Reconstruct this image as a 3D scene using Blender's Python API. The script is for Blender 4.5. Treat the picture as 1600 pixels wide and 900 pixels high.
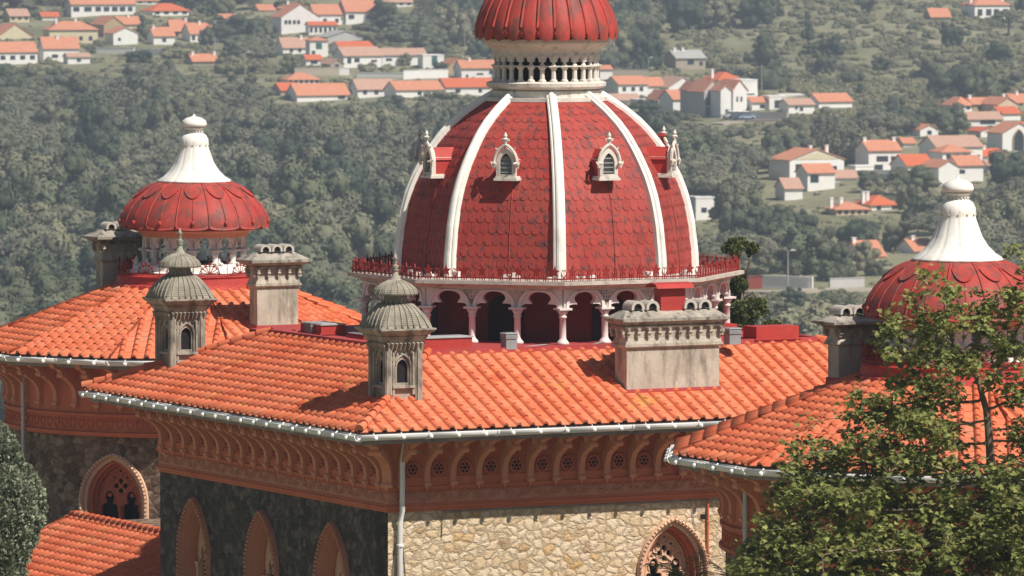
import bpy, math, random
import numpy as np
from math import sin, cos, pi, radians, sqrt, atan2
from mathutils import Vector, Matrix, noise
from mathutils.geometry import tessellate_polygon

S = bpy.context.scene
COL = S.collection
for o in list(bpy.data.objects):
    bpy.data.objects.remove(o)

# ------------------------------------------------------------------ camera
F = 10500.0; YH = -150.0                      # focal length in photo pixels, horizon row
PITCH = math.atan((450 - YH) / F)
CP, SP = cos(PITCH), sin(PITCH)
cam = bpy.data.objects.new("camera", bpy.data.cameras.new("camera"))
COL.objects.link(cam)
cam.location = (0, 0, 0)
cam.rotation_euler = (pi / 2 - PITCH, 0, 0)
cam.data.sensor_width = 36.0
cam.data.lens = F / 1600 * 36.0
cam.data.clip_start = 1.0
cam.data.clip_end = 12000
cam.data.dof.use_dof = True
cam.data.dof.focus_distance = 168.0
cam.data.dof.aperture_fstop = 4.2
S.camera = cam

# ------------------------------------------------------------------ sky, sun, exposure
SUN_AZ = radians(51)      # to the right of the line from the palace to the camera
SUN_EL = radians(51)
w = bpy.data.worlds.new("World"); S.world = w; w.use_nodes = True
nt = w.node_tree
bg = nt.nodes['Background']
sky = nt.nodes.new('ShaderNodeTexSky')
sky.sky_type = 'NISHITA'; sky.sun_disc = False
sky.sun_elevation = SUN_EL; sky.sun_rotation = pi - SUN_AZ
sky.air_density = 1.0; sky.dust_density = 1.0; sky.ozone_density = 1.0
nt.links.new(sky.outputs[0], bg.inputs['Color'])
bg.inputs['Strength'].default_value = 0.05
sl = bpy.data.lights.new("sun", 'SUN'); sl.energy = 5.0; sl.angle = radians(0.5); sl.color = (1.0, 0.94, 0.84)
so = bpy.data.objects.new("sun", sl); COL.objects.link(so)
sd = Vector((sin(SUN_AZ) * cos(SUN_EL), -cos(SUN_AZ) * cos(SUN_EL), sin(SUN_EL)))
so.rotation_euler = sd.to_track_quat('Z', 'Y').to_euler()
so.location = sd * 300
S.view_settings.view_transform = 'Standard'
S.view_settings.look = 'None'
S.view_settings.exposure = 0.27
S.view_settings.gamma = 1.0
S.cycles.volume_bounces = 0
S.cycles.max_bounces = 6
S.cycles.diffuse_bounces = 2
S.cycles.transparent_max_bounces = 8

# ------------------------------------------------------------------ projection helpers (where does a thing seen there stand?)
def ray(px, py):
    r = (px - 800) / F; d = (py - 450) / F
    return (r, CP - d * SP, -SP - d * CP)
def atY(px, py, Y):
    a = ray(px, py); t = Y / a[1]; return Vector((a[0] * t, Y, a[2] * t))
def atZ(px, py, Z):
    a = ray(px, py); t = Z / a[2]; return Vector((a[0] * t, a[1] * t, Z))
def proj(p):
    dep = p[1] * CP - p[2] * SP; dn = -p[1] * SP - p[2] * CP
    return (800 + F * p[0] / dep, 450 + F * dn / dep)

# ------------------------------------------------------------------ mesh builder
class MB:
    def __init__(s):
        s.v = []; s.f = []; s.sm = []; s.mi = []; s.tint = []
        s.m = 0; s.s = False; s.t = 0.5; s.X = None
    def vert(s, p):
        if s.X is not None: p = s.X @ Vector(p)
        s.v.append((p[0], p[1], p[2])); return len(s.v) - 1
    def face(s, ids):
        s.f.append(tuple(ids)); s.sm.append(s.s); s.mi.append(s.m); s.tint.append(s.t)
    def poly(s, pts): s.face([s.vert(p) for p in pts])
    def box(s, x0, x1, y0, y1, z0, z1):
        a = [s.vert(p) for p in ((x0,y0,z0),(x1,y0,z0),(x1,y1,z0),(x0,y1,z0),(x0,y0,z1),(x1,y0,z1),(x1,y1,z1),(x0,y1,z1))]
        for q in ((3,2,1,0),(4,5,6,7),(0,1,5,4),(1,2,6,5),(2,3,7,6),(3,0,4,7)): s.face([a[i] for i in q])
    def frustum(s, w0, d0, z0, w1, d1, z1, cx=0, cy=0):
        a = [s.vert((cx+sx*w/2, cy+sy*d/2, z)) for w, d, z in ((w0,d0,z0),(w1,d1,z1)) for sx, sy in ((-1,-1),(1,-1),(1,1),(-1,1))]
        for q in ((3,2,1,0),(4,5,6,7),(0,1,5,4),(1,2,6,5),(2,3,7,6),(3,0,4,7)): s.face([a[i] for i in q])
    def rings(s, rings, closed=True, capA=False, capB=False):
        ids = [[s.vert(p) for p in r] for r in rings]
        n = len(ids[0])
        for a, b in zip(ids, ids[1:]):
            for i in range(n if closed else n - 1):
                j = (i + 1) % n
                s.face((a[i], a[j], b[j], b[i]))
        if capA: s.face(ids[0][::-1])
        if capB: s.face(ids[-1])
    def lathe(s, prof, n=32, cx=0, cy=0, rmod=None, ph=0.0, cap=True):
        rs = []
        for k, (r, z) in enumerate(prof):
            ring = []
            for i in range(n):
                a = ph + 2 * pi * i / n
                rr = r * (rmod(a, k) if rmod else 1)
                ring.append((cx + rr * cos(a), cy + rr * sin(a), z))
            rs.append(ring)
        s.rings(rs, True, cap, cap)
    def tube(s, pts, r, n=6, r1=None, cap=True):
        pts = [Vector(p) for p in pts]; rs = []; m = len(pts)
        up = Vector((0, 0, 1))
        for k, p in enumerate(pts):
            d = (pts[min(k+1, m-1)] - pts[max(k-1, 0)])
            if d.length < 1e-9: d = Vector((0,0,1))
            d.normalize()
            a = d.cross(up)
            if a.length < .05: a = d.cross(Vector((1, 0, 0)))
            a.normalize(); b = d.cross(a)
            if isinstance(r, (list, tuple)): rr = r[k]
            else: rr = r if r1 is None else r + (r1 - r) * k / max(1, m - 1)
            rs.append([p + a * (rr * cos(2*pi*i/n)) + b * (rr * sin(2*pi*i/n)) for i in range(n)])
        s.rings(rs, True, cap, cap)
    def sphere(s, c, r, nu=10, nv=6, sz=1.0):
        prof = [(max(r * sin(pi * k / nv), 1e-4), c[2] - r * sz * cos(pi * k / nv)) for k in range(nv + 1)]
        s.lathe(prof, nu, c[0], c[1], cap=False)
    def extrude(s, outer, holes, fn, d0, d1):
        """outer / holes: 2-D loops; fn(x, z, d) -> 3-D point"""
        loops = [outer] + list(holes)
        tris = tessellate_polygon([[Vector((p[0], p[1], 0)) for p in L] for L in loops])
        flat = [p for L in loops for p in L]
        A = [s.vert(fn(p[0], p[1], d0)) for p in flat]
        B = [s.vert(fn(p[0], p[1], d1)) for p in flat]
        for t in tris:
            s.face([A[i] for i in t]); s.face([B[i] for i in reversed(t)])
        o = 0
        for L in loops:
            n = len(L)
            for i in range(n):
                j = (i + 1) % n
                s.face((A[o+i], A[o+j], B[o+j], B[o+i]))
            o += n
    def mesh(s, name, mats):
        me = bpy.data.meshes.new(name)
        me.from_pydata(s.v, [], s.f)
        for m in (mats if isinstance(mats, (list, tuple)) else [mats]): me.materials.append(m)
        me.polygons.foreach_set('use_smooth', s.sm)
        me.polygons.foreach_set('material_index', s.mi)
        at = me.attributes.new('tint', 'FLOAT', 'FACE'); at.data.foreach_set('value', s.tint)
        me.update(); return me
    def build(s, name, mats, parent=None, loc=(0,0,0), rz=0.0):
        o = bpy.data.objects.new(name, s.mesh(name, mats)); COL.objects.link(o)
        o.location = loc; o.rotation_euler = (0, 0, rz)
        if parent: o.parent = parent
        return o

def recalc(o):
    import bmesh
    bm = bmesh.new(); bm.from_mesh(o.data); bmesh.ops.recalc_face_normals(bm, faces=bm.faces); bm.to_mesh(o.data); bm.free()
    return o
def inst(name, me, parent=None, loc=(0,0,0), rz=0.0, sc=(1,1,1)):
    o = bpy.data.objects.new(name, me); COL.objects.link(o)
    o.location = loc; o.rotation_euler = (0, 0, rz); o.scale = sc
    if parent: o.parent = parent
    return o
def empty(name, loc=(0,0,0), rz=0.0):
    o = bpy.data.objects.new(name, None); COL.objects.link(o); o.location = loc; o.rotation_euler = (0,0,rz)
    o.empty_display_size = .5; return o
def tag(o, label=None, cat=None, group=None, kind=None):
    if label: o['label'] = label
    if cat: o['category'] = cat
    if group: o['group'] = group
    if kind: o['kind'] = kind
    return o

# ------------------------------------------------------------------ materials
def M_new(name, rough=.8, spec=.3, metal=0):
    m = bpy.data.materials.new(name); m.use_nodes = True
    n = m.node_tree; b = n.nodes['Principled BSDF']
    b.inputs['Roughness'].default_value = rough; b.inputs['Metallic'].default_value = metal
    b.inputs['Specular IOR Level'].default_value = spec
    return m, n, b
def nd(n, t, **k):
    x = n.nodes.new(t)
    for a, v in k.items():
        if a.startswith('i_'):
            key = a[2:]
            x.inputs[int(key) if key.isdigit() else key.replace('_', ' ')].default_value = v
        else: setattr(x, a, v)
    return x
def texco(n, sc=(1,1,1)):
    tc = nd(n, 'ShaderNodeTexCoord'); mp = nd(n, 'ShaderNodeMapping'); mp.inputs['Scale'].default_value = sc
    n.links.new(tc.outputs['Object'], mp.inputs['Vector']); return mp.outputs[0]
def ramp(n, fac, stops, mode='LINEAR'):
    r = nd(n, 'ShaderNodeValToRGB'); r.color_ramp.interpolation = mode
    e = r.color_ramp.elements
    while len(e) < len(stops): e.new(.5)
    for el, (p, c) in zip(e, stops):
        el.position = p; el.color = (c[0], c[1], c[2], 1) if not isinstance(c, float) else (c, c, c, 1)
    n.links.new(fac, r.inputs[0]); return r.outputs[0]
def mix(n, fac, a, b, mode='MIX'):
    x = nd(n, 'ShaderNodeMix', data_type='RGBA', blend_type=mode)
    for key, val in ((0, fac), (6, a), (7, b)):
        if hasattr(val, 'links') or isinstance(val, bpy.types.NodeSocket): n.links.new(val, x.inputs[key])
        elif isinstance(val, (int, float)): x.inputs[key].default_value = val
        else: x.inputs[key].default_value = (*val, 1)
    return x.outputs[2]
def noise_t(n, v, scale, detail=4, rough=.6):
    x = nd(n, 'ShaderNodeTexNoise'); x.inputs['Scale'].default_value = scale; x.inputs['Detail'].default_value = detail; x.inputs['Roughness'].default_value = rough
    n.links.new(v, x.inputs['Vector']); return x.outputs['Fac']
def bump(n, b, h, strength=.3, dist=.02):
    x = nd(n, 'ShaderNodeBump'); x.inputs['Strength'].default_value = strength; x.inputs['Distance'].default_value = dist
    n.links.new(h, x.inputs['Height']); n.links.new(x.outputs[0], b.inputs['Normal'])
def setc(n, b, c): n.links.new(c, b.inputs['Base Color'])
def tint(n):
    a = nd(n, 'ShaderNodeAttribute', attribute_name='tint'); return a.outputs['Fac']

def mat_noise(name, c1, c2, sc=2.0, rough=.8, stain=None, stain_lo=.55, stain_hi=.75, stain_sc=(1,1,.3), bumps=.3, bsc=12, bd=.02, spec=.3):
    m, n, b = M_new(name, rough, spec)
    v = texco(n)
    c = ramp(n, noise_t(n, v, sc), [(.3, c1), (.7, c2)])
    if stain:
        v2 = texco(n, stain_sc)
        f = ramp(n, noise_t(n, v2, 1.6, 8, .7), [(stain_lo, 0.0), (stain_hi, 1.0)])
        c = mix(n, f, c, stain)
    setc(n, b, c)
    if bumps: bump(n, b, noise_t(n, v, bsc, 6), bumps, bd)
    return m

M = {}
M['white'] = mat_noise('white_paint', (.74,.71,.65), (.86,.83,.77), 2.5, .6, (.40,.38,.34), .56, .80, (2.5,2.5,.7), .15, 14)
M['trim'] = mat_noise('pinkish_white_stone', (.68,.60,.57), (.78,.71,.67), 2.5, .8, (.25,.21,.20), .56, .80, (1.5,1.5,.8), .3, 16)
M['cement'] = mat_noise('weathered_cement', (.40,.345,.28), (.56,.495,.41), 1.6, .9, (.16,.135,.11), .49, .70, (1.8,1.8,.4), .5, 14)
M['domelead'] = mat_noise('grey_dome_stone', (.24,.215,.17), (.37,.335,.27), 5, .85, (.16,.15,.13), .55, .8, (3,3,2), .4, 20)
M['plaster'] = mat_noise('salmon_plaster', (.53,.14,.068), (.63,.195,.098), 1.2, .85, (.36,.11,.06), .58, .85, (1,1,.5), .3, 18)
M['plaster_band'] = mat_noise('pink_plaster', (.52,.215,.135), (.60,.27,.175), 1.5, .85, (.30,.14,.10), .55, .85, (1,1,.5), .3, 22)
M['frame'] = mat_noise('window_stone', (.64,.40,.27), (.72,.48,.34), 1.5, .85, (.40,.22,.15), .6, .9, (1,1,.5), .25, 18)
M['redpaint'] = mat_noise('red_paint', (.36,.035,.030), (.46,.05,.04), 2.0, .6, (.22,.03,.03), .55, .8, (1,1,1), .1, 10)
M['ledgestone'] = mat_noise('grey_ledge_stone', (.42,.37,.32), (.58,.52,.46), 1.8, .85, (.16,.14,.13), .52, .75, (2,2,2), .4, 14)
M['lantern'] = mat_noise('weathered_white_stone', (.60,.55,.49), (.74,.69,.62), 2.0, .8, (.24,.20,.18), .54, .74, (2.5,2.5,1.2), .4, 16)
M['capstone'] = mat_noise('sooty_cement', (.26,.23,.19), (.46,.41,.35), 2.5, .9, (.09,.08,.075), .48, .66, (2.5,2.5,1.5), .5, 14)
M['ventstone'] = mat_noise('dark_weathered_cement', (.30,.26,.21), (.50,.44,.36), 1.8, .9, (.09,.08,.07), .47, .68, (1.8,1.8,.6), .5, 14)
M['bracket'] = mat_noise('bounce_lit_salmon', (.60,.24,.14), (.72,.32,.20), 2.0, .85, (.38,.14,.08), .56, .8, (2,2,1), .3, 18)  # lighter than the coving: the bounced light on the brackets is painted in
M['rail'] = mat_noise('red_iron', (.20,.018,.016), (.30,.025,.02), 3.0, .6, None, bumps=0)
M['zinc'] = mat_noise('zinc_gutter', (.50,.51,.52), (.60,.61,.62), 1.2, .5, (.30,.30,.31), .6, .9, (1,1,1), .05, 6)
M['gutterwhite'] = mat_noise('white_gutter', (.74,.73,.71), (.84,.83,.81), 1.2, .45, (.40,.39,.38), .58, .9, (1,1,1), .05, 6)
M['fascia'] = mat_noise('grey_fascia', (.22,.20,.20), (.32,.29,.29), 1.2, .8, (.10,.09,.09), .5, .8, (1,1,1), .2, 8)
M['flash'] = mat_noise('red_flashing', (.34,.045,.045), (.44,.07,.065), 1.5, .75, (.24,.06,.06), .5, .8, (1,1,1), .2, 8)
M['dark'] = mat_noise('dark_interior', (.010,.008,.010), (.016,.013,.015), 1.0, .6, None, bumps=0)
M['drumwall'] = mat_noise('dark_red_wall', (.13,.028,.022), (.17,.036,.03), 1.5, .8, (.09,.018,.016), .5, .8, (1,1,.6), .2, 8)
M['greybox'] = mat_noise('grey_metal', (.22,.23,.24), (.30,.31,.32), 2, .5, None, bumps=0)
M['skyglass'] = mat_noise('skylight_sheet', (.33,.33,.34), (.42,.42,.42), 2, .4, None, bumps=0)
M['lamphead'] = mat_noise('lamp_metal', (.55,.56,.58), (.6,.6,.62), 2, .5, None, bumps=0)

def tile_mat(name, dark, mid, light):
    m, n, b = M_new(name, .78, .25)
    v = texco(n)
    c = ramp(n, tint(n), [(0.0, dark), (.45, mid), (1.0, light)])
    f = ramp(n, noise_t(n, v, .55, 5, .65), [(.42, 0.0), (.72, .55)])
    c = mix(n, f, c, (.64,.22,.12))
    f2 = ramp(n, noise_t(n, texco(n, (1,1,1)), 4.5, 6, .7), [(.52, 0.0), (.72, .65)])
    c = mix(n, f2, c, (.40,.13,.07))
    f3 = ramp(n, noise_t(n, v, 1.1, 7, .7), [(.54, 0.0), (.68, .6)])
    f3 = mix(n, 1.0, f3, ramp(n, tint(n), [(.45, 0.0), (.75, 1.0)]), 'MULTIPLY')
    c = mix(n, f3, c, (.40,.24,.15))
    f4 = ramp(n, noise_t(n, v, .8, 7, .7), [(.60, 0.0), (.68, .7)])
    c = mix(n, f4, c, (.52,.26,.06))
    setc(n, b, c); bump(n, b, noise_t(n, v, 30, 5), .25, .01)
    return m
M['tile'] = tile_mat('terracotta_tiles', (.46,.085,.035), (.60,.14,.058), (.68,.215,.11))

def dome_mat():
    m, n, b = M_new('red_dome_scales', .65, .3)
    v = texco(n)
    c = ramp(n, tint(n), [(0.0, (.26,.026,.022)), (.3, (.33,.036,.029)), (1.0, (.39,.050,.040))])
    f = ramp(n, noise_t(n, v, .9, 4, .6), [(.35, 0.0), (.75, .6)])
    c = mix(n, f, c, (.40,.080,.058))
    f = ramp(n, noise_t(n, texco(n, (2.2,2.2,.35)), 1.0, 6, .7), [(.50, 0.0), (.72, .75)])
    c = mix(n, f, c, (.20,.040,.036))
    f = ramp(n, noise_t(n, v, 5.5, 9, .72), [(.52, 0.0), (.61, .85)])
    c = mix(n, f, c, (.085,.05,.05))
    f = ramp(n, noise_t(n, texco(n, (1,1,.7)), 5.2, 8, .7), [(.705, 0.0), (.74, .9)])
    c = mix(n, f, c, (.50,.42,.38))
    setc(n, b, c); bump(n, b, noise_t(n, v, 9, 6), .35, .02)
    return m
M['scales'] = dome_mat()
def cap_mat():
    m, n, b = M_new('red_cap_lead', .6, .3)
    v = texco(n)
    c = ramp(n, noise_t(n, v, 1.1, 5), [(.3, (.33,.034,.028)), (.7, (.45,.065,.05))])
    f = ramp(n, noise_t(n, texco(n, (1,1,.45)), 3.0, 10, .75), [(.47, 0.0), (.58, .8)])
    c = mix(n, f, c, (.14,.06,.05))
    f = ramp(n, noise_t(n, v, 6, 8, .75), [(.70, 0.0), (.73, .8)])
    c = mix(n, f, c, (.55,.40,.36))
    setc(n, b, c); bump(n, b, noise_t(n, v, 10, 6), .3, .02)
    return m
M['cap'] = cap_mat()
def rubble(name, cols, mortar, sc=2.6):
    m, n, b = M_new(name, .9, .2)
    v = texco(n, (1, 1, 1.25))
    nz = nd(n, 'ShaderNodeTexNoise'); nz.inputs['Scale'].default_value = 2.6; nz.inputs['Detail'].default_value = 6; nz.inputs['Roughness'].default_value = .7
    n.links.new(v, nz.inputs['Vector'])
    ad = nd(n, 'ShaderNodeVectorMath', operation='MULTIPLY_ADD'); ad.inputs[1].default_value = (.40,.40,.40)
    n.links.new(nz.outputs['Color'], ad.inputs[0]); n.links.new(v, ad.inputs[2])
    vo = nd(n, 'ShaderNodeTexVoronoi', feature='F1'); vo.inputs['Scale'].default_value = sc; vo.inputs['Randomness'].default_value = .95
    n.links.new(ad.outputs[0], vo.inputs['Vector'])
    ve = nd(n, 'ShaderNodeTexVoronoi', feature='DISTANCE_TO_EDGE'); ve.inputs['Scale'].default_value = sc; ve.inputs['Randomness'].default_value = .95
    n.links.new(ad.outputs[0], ve.inputs['Vector'])
    sp = nd(n, 'ShaderNodeSeparateColor'); n.links.new(vo.outputs['Color'], sp.inputs[0])
    c = ramp(n, sp.outputs[0], cols)
    c = mix(n, ramp(n, noise_t(n, v, 7, 6), [(.35, 0.0), (.75, .5)]), c, tuple(x*.8 for x in cols[1][1]))
    e = ramp(n, ve.outputs['Distance'], [(0.0, .5), (.06, 0.0)])
    # joints are partly filled flush
    e2 = mix(n, ramp(n, noise_t(n, v, 1.1, 3), [(.35, .25), (.65, 1.0)]), (0,0,0), e)
    c = mix(n, e2, c, mortar)
    setc(n, b, c)
    h = ramp(n, ve.outputs['Distance'], [(0.0, 0.0), (.10, .6), (.32, 1.0)])
    hh = mix(n, .35, h, noise_t(n, v, 14, 6))
    bump(n, b, hh, .9, .07)
    return m
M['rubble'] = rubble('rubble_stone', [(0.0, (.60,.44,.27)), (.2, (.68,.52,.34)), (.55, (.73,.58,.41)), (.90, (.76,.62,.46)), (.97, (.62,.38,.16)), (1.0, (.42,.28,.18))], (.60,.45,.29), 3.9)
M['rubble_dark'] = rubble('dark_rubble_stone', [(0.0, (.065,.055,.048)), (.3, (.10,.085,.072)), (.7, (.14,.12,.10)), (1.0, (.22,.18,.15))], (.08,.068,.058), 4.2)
# =================================================================== THE PALACE
# local frame: u = along the sunlit facade, v = away from it; z as in the world
A0 = radians(27.3)
DC = (0.893, 175.0)
GZ = -27.0
palace = empty('palace', (DC[0], DC[1], 0), A0)
tag(palace, 'palace with three red domes, orange tiled roofs, cement chimneys and stone walls filling the foreground', 'palace')
def W(u, v, z): return Vector((DC[0]+u*cos(A0)-v*sin(A0), DC[1]+u*sin(A0)+v*cos(A0), z))
def zc(y): return atY(853, y, 175)[2]
rnd = random.Random(4)

ZG, ZD = -12.81, -11.206
UL, UR, VF, VB = -9.82, 8.85, -9.03, 7.55            # gutter rectangle
uL, uR, vF, vB = -6.07, 5.10, -5.28, 3.90            # edge of the flat roof

# ---------- tiled slope: pan-and-roll tiles in courses, clipped to a trapezoid
def tile_slope(mb, a, b, c, d, cw=.368, cl=.345, lift=.027, roll=.076, seed=1):
    a, b, c, d = map(Vector, (a, b, c, d))
    r = random.Random(seed)
    e = (b - a); L = e.length; e.normalize()
    nrm = e.cross(d - a).normalized()
    if nrm.z < 0: nrm = -nrm
    t = nrm.cross(e).normalized()
    if t.dot(d - a) < 0: t = -t
    H = (d - a).dot(t)
    sd_, sc_ = (d - a).dot(e), (c - a).dot(e)
    prof = [(0, 0), (.56, 0), (.595, .5), (.67, .88), (.77, 1.0), (.87, .88), (.945, .5), (.98, 0)]
    nc = int(math.ceil(H / cl)); ncol = int(math.ceil(max(L, sc_) / cw)) + 2
    s0i = int(math.floor(min(0, sd_) / cw)) - 1
    def lim(tt):
        k = max(0.0, min(1.0, tt / H)); return sd_ * k, L + (sc_ - L) * k
    for i in range(nc + 1):
        for j in range(s0i, ncol):
            of = 0.0
            t0 = i * cl - of; t1 = min((i + 1) * cl + .03 - of, H)
            if t0 < 0: t0 = 0.0
            if t1 <= t0 + .02: continue
            if t0 == 0.0: t0 = -.05
            lo0, hi0 = lim(t0); lo1, hi1 = lim(t1)
            sA, sB = j * cw, (j + 1) * cw
            if sB < min(lo0, lo1) or sA > max(hi0, hi1): continue
            if sB < max(lo0, lo1) - cw or sA > min(hi0, hi1) + cw: continue
            tt_ = r.gauss(.5, .17); mb.s = True
            jit = r.uniform(-.006, .008); lf = lift + r.uniform(-.005, .008)
            bot, top, under = [], [], []
            for (q, h) in prof + [(1.0, 0)]:
                s_ = sA + q * cw
                x0 = min(max(s_, lo0), hi0); x1 = min(max(s_, lo1), hi1)
                bot.append(mb.vert(a + e * x0 + t * (t0 + jit) + nrm * (h * roll + lf*(.35+.9*h))))
                top.append(mb.vert(a + e * x1 + t * t1 + nrm * (h * roll * .88)))
                under.append(mb.vert(a + e * x0 + t * (t0 + jit) + nrm * (h * roll * .75 - .01)))
            for k in range(len(bot) - 1):
                mb.s = k > 0; mb.t = min(1, max(0, tt_ + (.30 if k == 0 else -.14))); mb.face((bot[k], bot[k+1], top[k+1], top[k]))
                mb.s = False; mb.face((under[k], under[k+1], bot[k+1], bot[k]))
    mb.s = False
def hip_caps(mb, p, q, r=.10, step=.36, seed=3, lift=.05):
    p, q = Vector(p), Vector(q); d = (q - p); L = d.length; d.normalize(); n = max(1, int(L / step))
    side = d.cross(Vector((0,0,1))).normalized(); up = side.cross(d).normalized(); rr = random.Random(seed)
    for i in range(n):
        a = p + d * (L * i / n - .02); b = p + d * (L * (i + 1) / n + .03)
        mb.t = min(1, max(0, rr.gauss(.5, .2))); mb.s = True
        R = []
        for (c, k, z) in ((a, 1.12, lift + .035), (b, .92, lift)):
            R.append([c + side * (r * k * cos(x)) + up * (r * k * sin(x) + z) for x in [pi * m / 6 - .35 for m in range(0, 9)] if x < pi + .4])
        mb.rings(R, False); mb.s = False
        mb.poly(R[0])
    mb.s = False

# ---------- main block: walls with arched window openings
WU0, WU1, WV0, WV1 = -8.32, 7.35, -7.53, 6.05
ZF0, ZF1 = -14.93, -14.20          # frieze bottom / top
def arch_pts(w, zs, za, zb, n=10, k=None):
    """pointed arch outline, centred on 0: half width w, spring zs, apex za, bottom zb"""
    h = za - zs; R = (w*w + h*h) / (2*w)
    pts = [(-w, zb)]
    for i in range(n + 1):
        a = i / n * math.asin(min(1, h / R)) if h <= R else i / n * pi / 2
        pts.append((-w + R - R * cos(a), zs + R * sin(a)))
    pts[-1] = (0, za)
    right = [(-x, z) for x, z in reversed(pts[:-1])]
    return pts + right
def shift(pts, dx): return [(x + dx, z) for x, z in pts]
lit = lambda x, z, d: (x, WV0 - d, z)                 # d > 0: out of the wall
shade = lambda x, z, d: (WU0 - d, x, z)
WIN_L = [(-1.95, -15.10), (-4.02 + 8.15, 0)]
def zwall(px, py, fixed_u=None, fixed_v=None):
    # point of the wall plane seen at a photo pixel, in local u, v, z
    r_ = Vector(ray(px, py)); ax = Vector((cos(A0), sin(A0), 0)); ay = Vector((-sin(A0), cos(A0), 0))
    base = Vector((DC[0], DC[1], 0))
    if fixed_v is not None: t = (fixed_v + base.dot(ay)) / r_.dot(ay)
    else: t = (fixed_u + base.dot(ax)) / r_.dot(ax)
    p = r_ * t; return ((p - base).dot(ax), (p - base).dot(ay), p.z)
lw = [zwall(x, y, fixed_u=WU0) for x, y in ((306, 776), (412, 796), (522, 814))]
rw = zwall(1050, 808, fixed_v=WV0)
windows = [('L', p[1], p[2]) for p in lw] + [('R', rw[0], rw[2])]
mb = MB()
holesR = [shift(arch_pts(.88, rw[2] - 1.30, rw[2] - .12, rw[2] - 4.2), rw[0])]
mb.extrude([(WU0, GZ), (WU1, GZ), (WU1, ZF1), (WU0, ZF1)], holesR, lit, 0, -.7)
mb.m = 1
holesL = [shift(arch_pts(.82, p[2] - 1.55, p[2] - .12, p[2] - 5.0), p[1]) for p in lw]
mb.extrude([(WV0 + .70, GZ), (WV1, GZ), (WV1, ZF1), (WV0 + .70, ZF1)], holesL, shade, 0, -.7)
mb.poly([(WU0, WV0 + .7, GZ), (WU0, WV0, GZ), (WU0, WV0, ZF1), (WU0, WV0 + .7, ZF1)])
mb.m = 0
mb.box(WU1 - .7, WU1 - .003, WV0 + .7, WV1, GZ, ZF1); mb.box(WU0 + .7, WU1 - .7, WV1 - .7, WV1 - .003, GZ, ZF1)
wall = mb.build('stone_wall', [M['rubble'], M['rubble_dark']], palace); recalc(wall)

# arched windows: stepped moulded frame, tracery with holes, dark glass
def circle(cx, cz, r, n=10, ph=0): return [(cx + r*cos(ph + 2*pi*i/n), cz + r*sin(ph + 2*pi*i/n)) for i in range(n)]
def quatre(cx, cz, r, n=24): return [(cx + r*(.62+.38*abs(cos(2*a)))*cos(a), cz + r*(.62+.38*abs(cos(2*a)))*sin(a)) for a in [2*pi*i/n for i in range(n)]]
def trefoil_arch(w, zs, za, zb, cx, n=14):
    """cusped opening: round head on two shoulder lobes"""
    pts = [(-w, zb), (-w, zs)]
    h = za - zs
    for i in range(1, 6):
        a = pi - i * .40; pts.append((-w*.62 + w*.38*cos(a), zs + h*.20*sin(a) + h*.04))
    c = (0, zs + h*.58); rr = w*.62
    a0 = pi + .62; a1 = pi/2
    for i in range(n//2 + 1):
        a = a0 + (a1 - a0) * i/(n//2)
        pts.append((rr*cos(a), c[1] + (za - c[1]) * (sin(a) if sin(a) > 0 else sin(a)*.9)))
    right = [(-x, z) for x, z in reversed(pts[:-1])]
    return [(x + cx, z) for x, z in pts + right]
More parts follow.
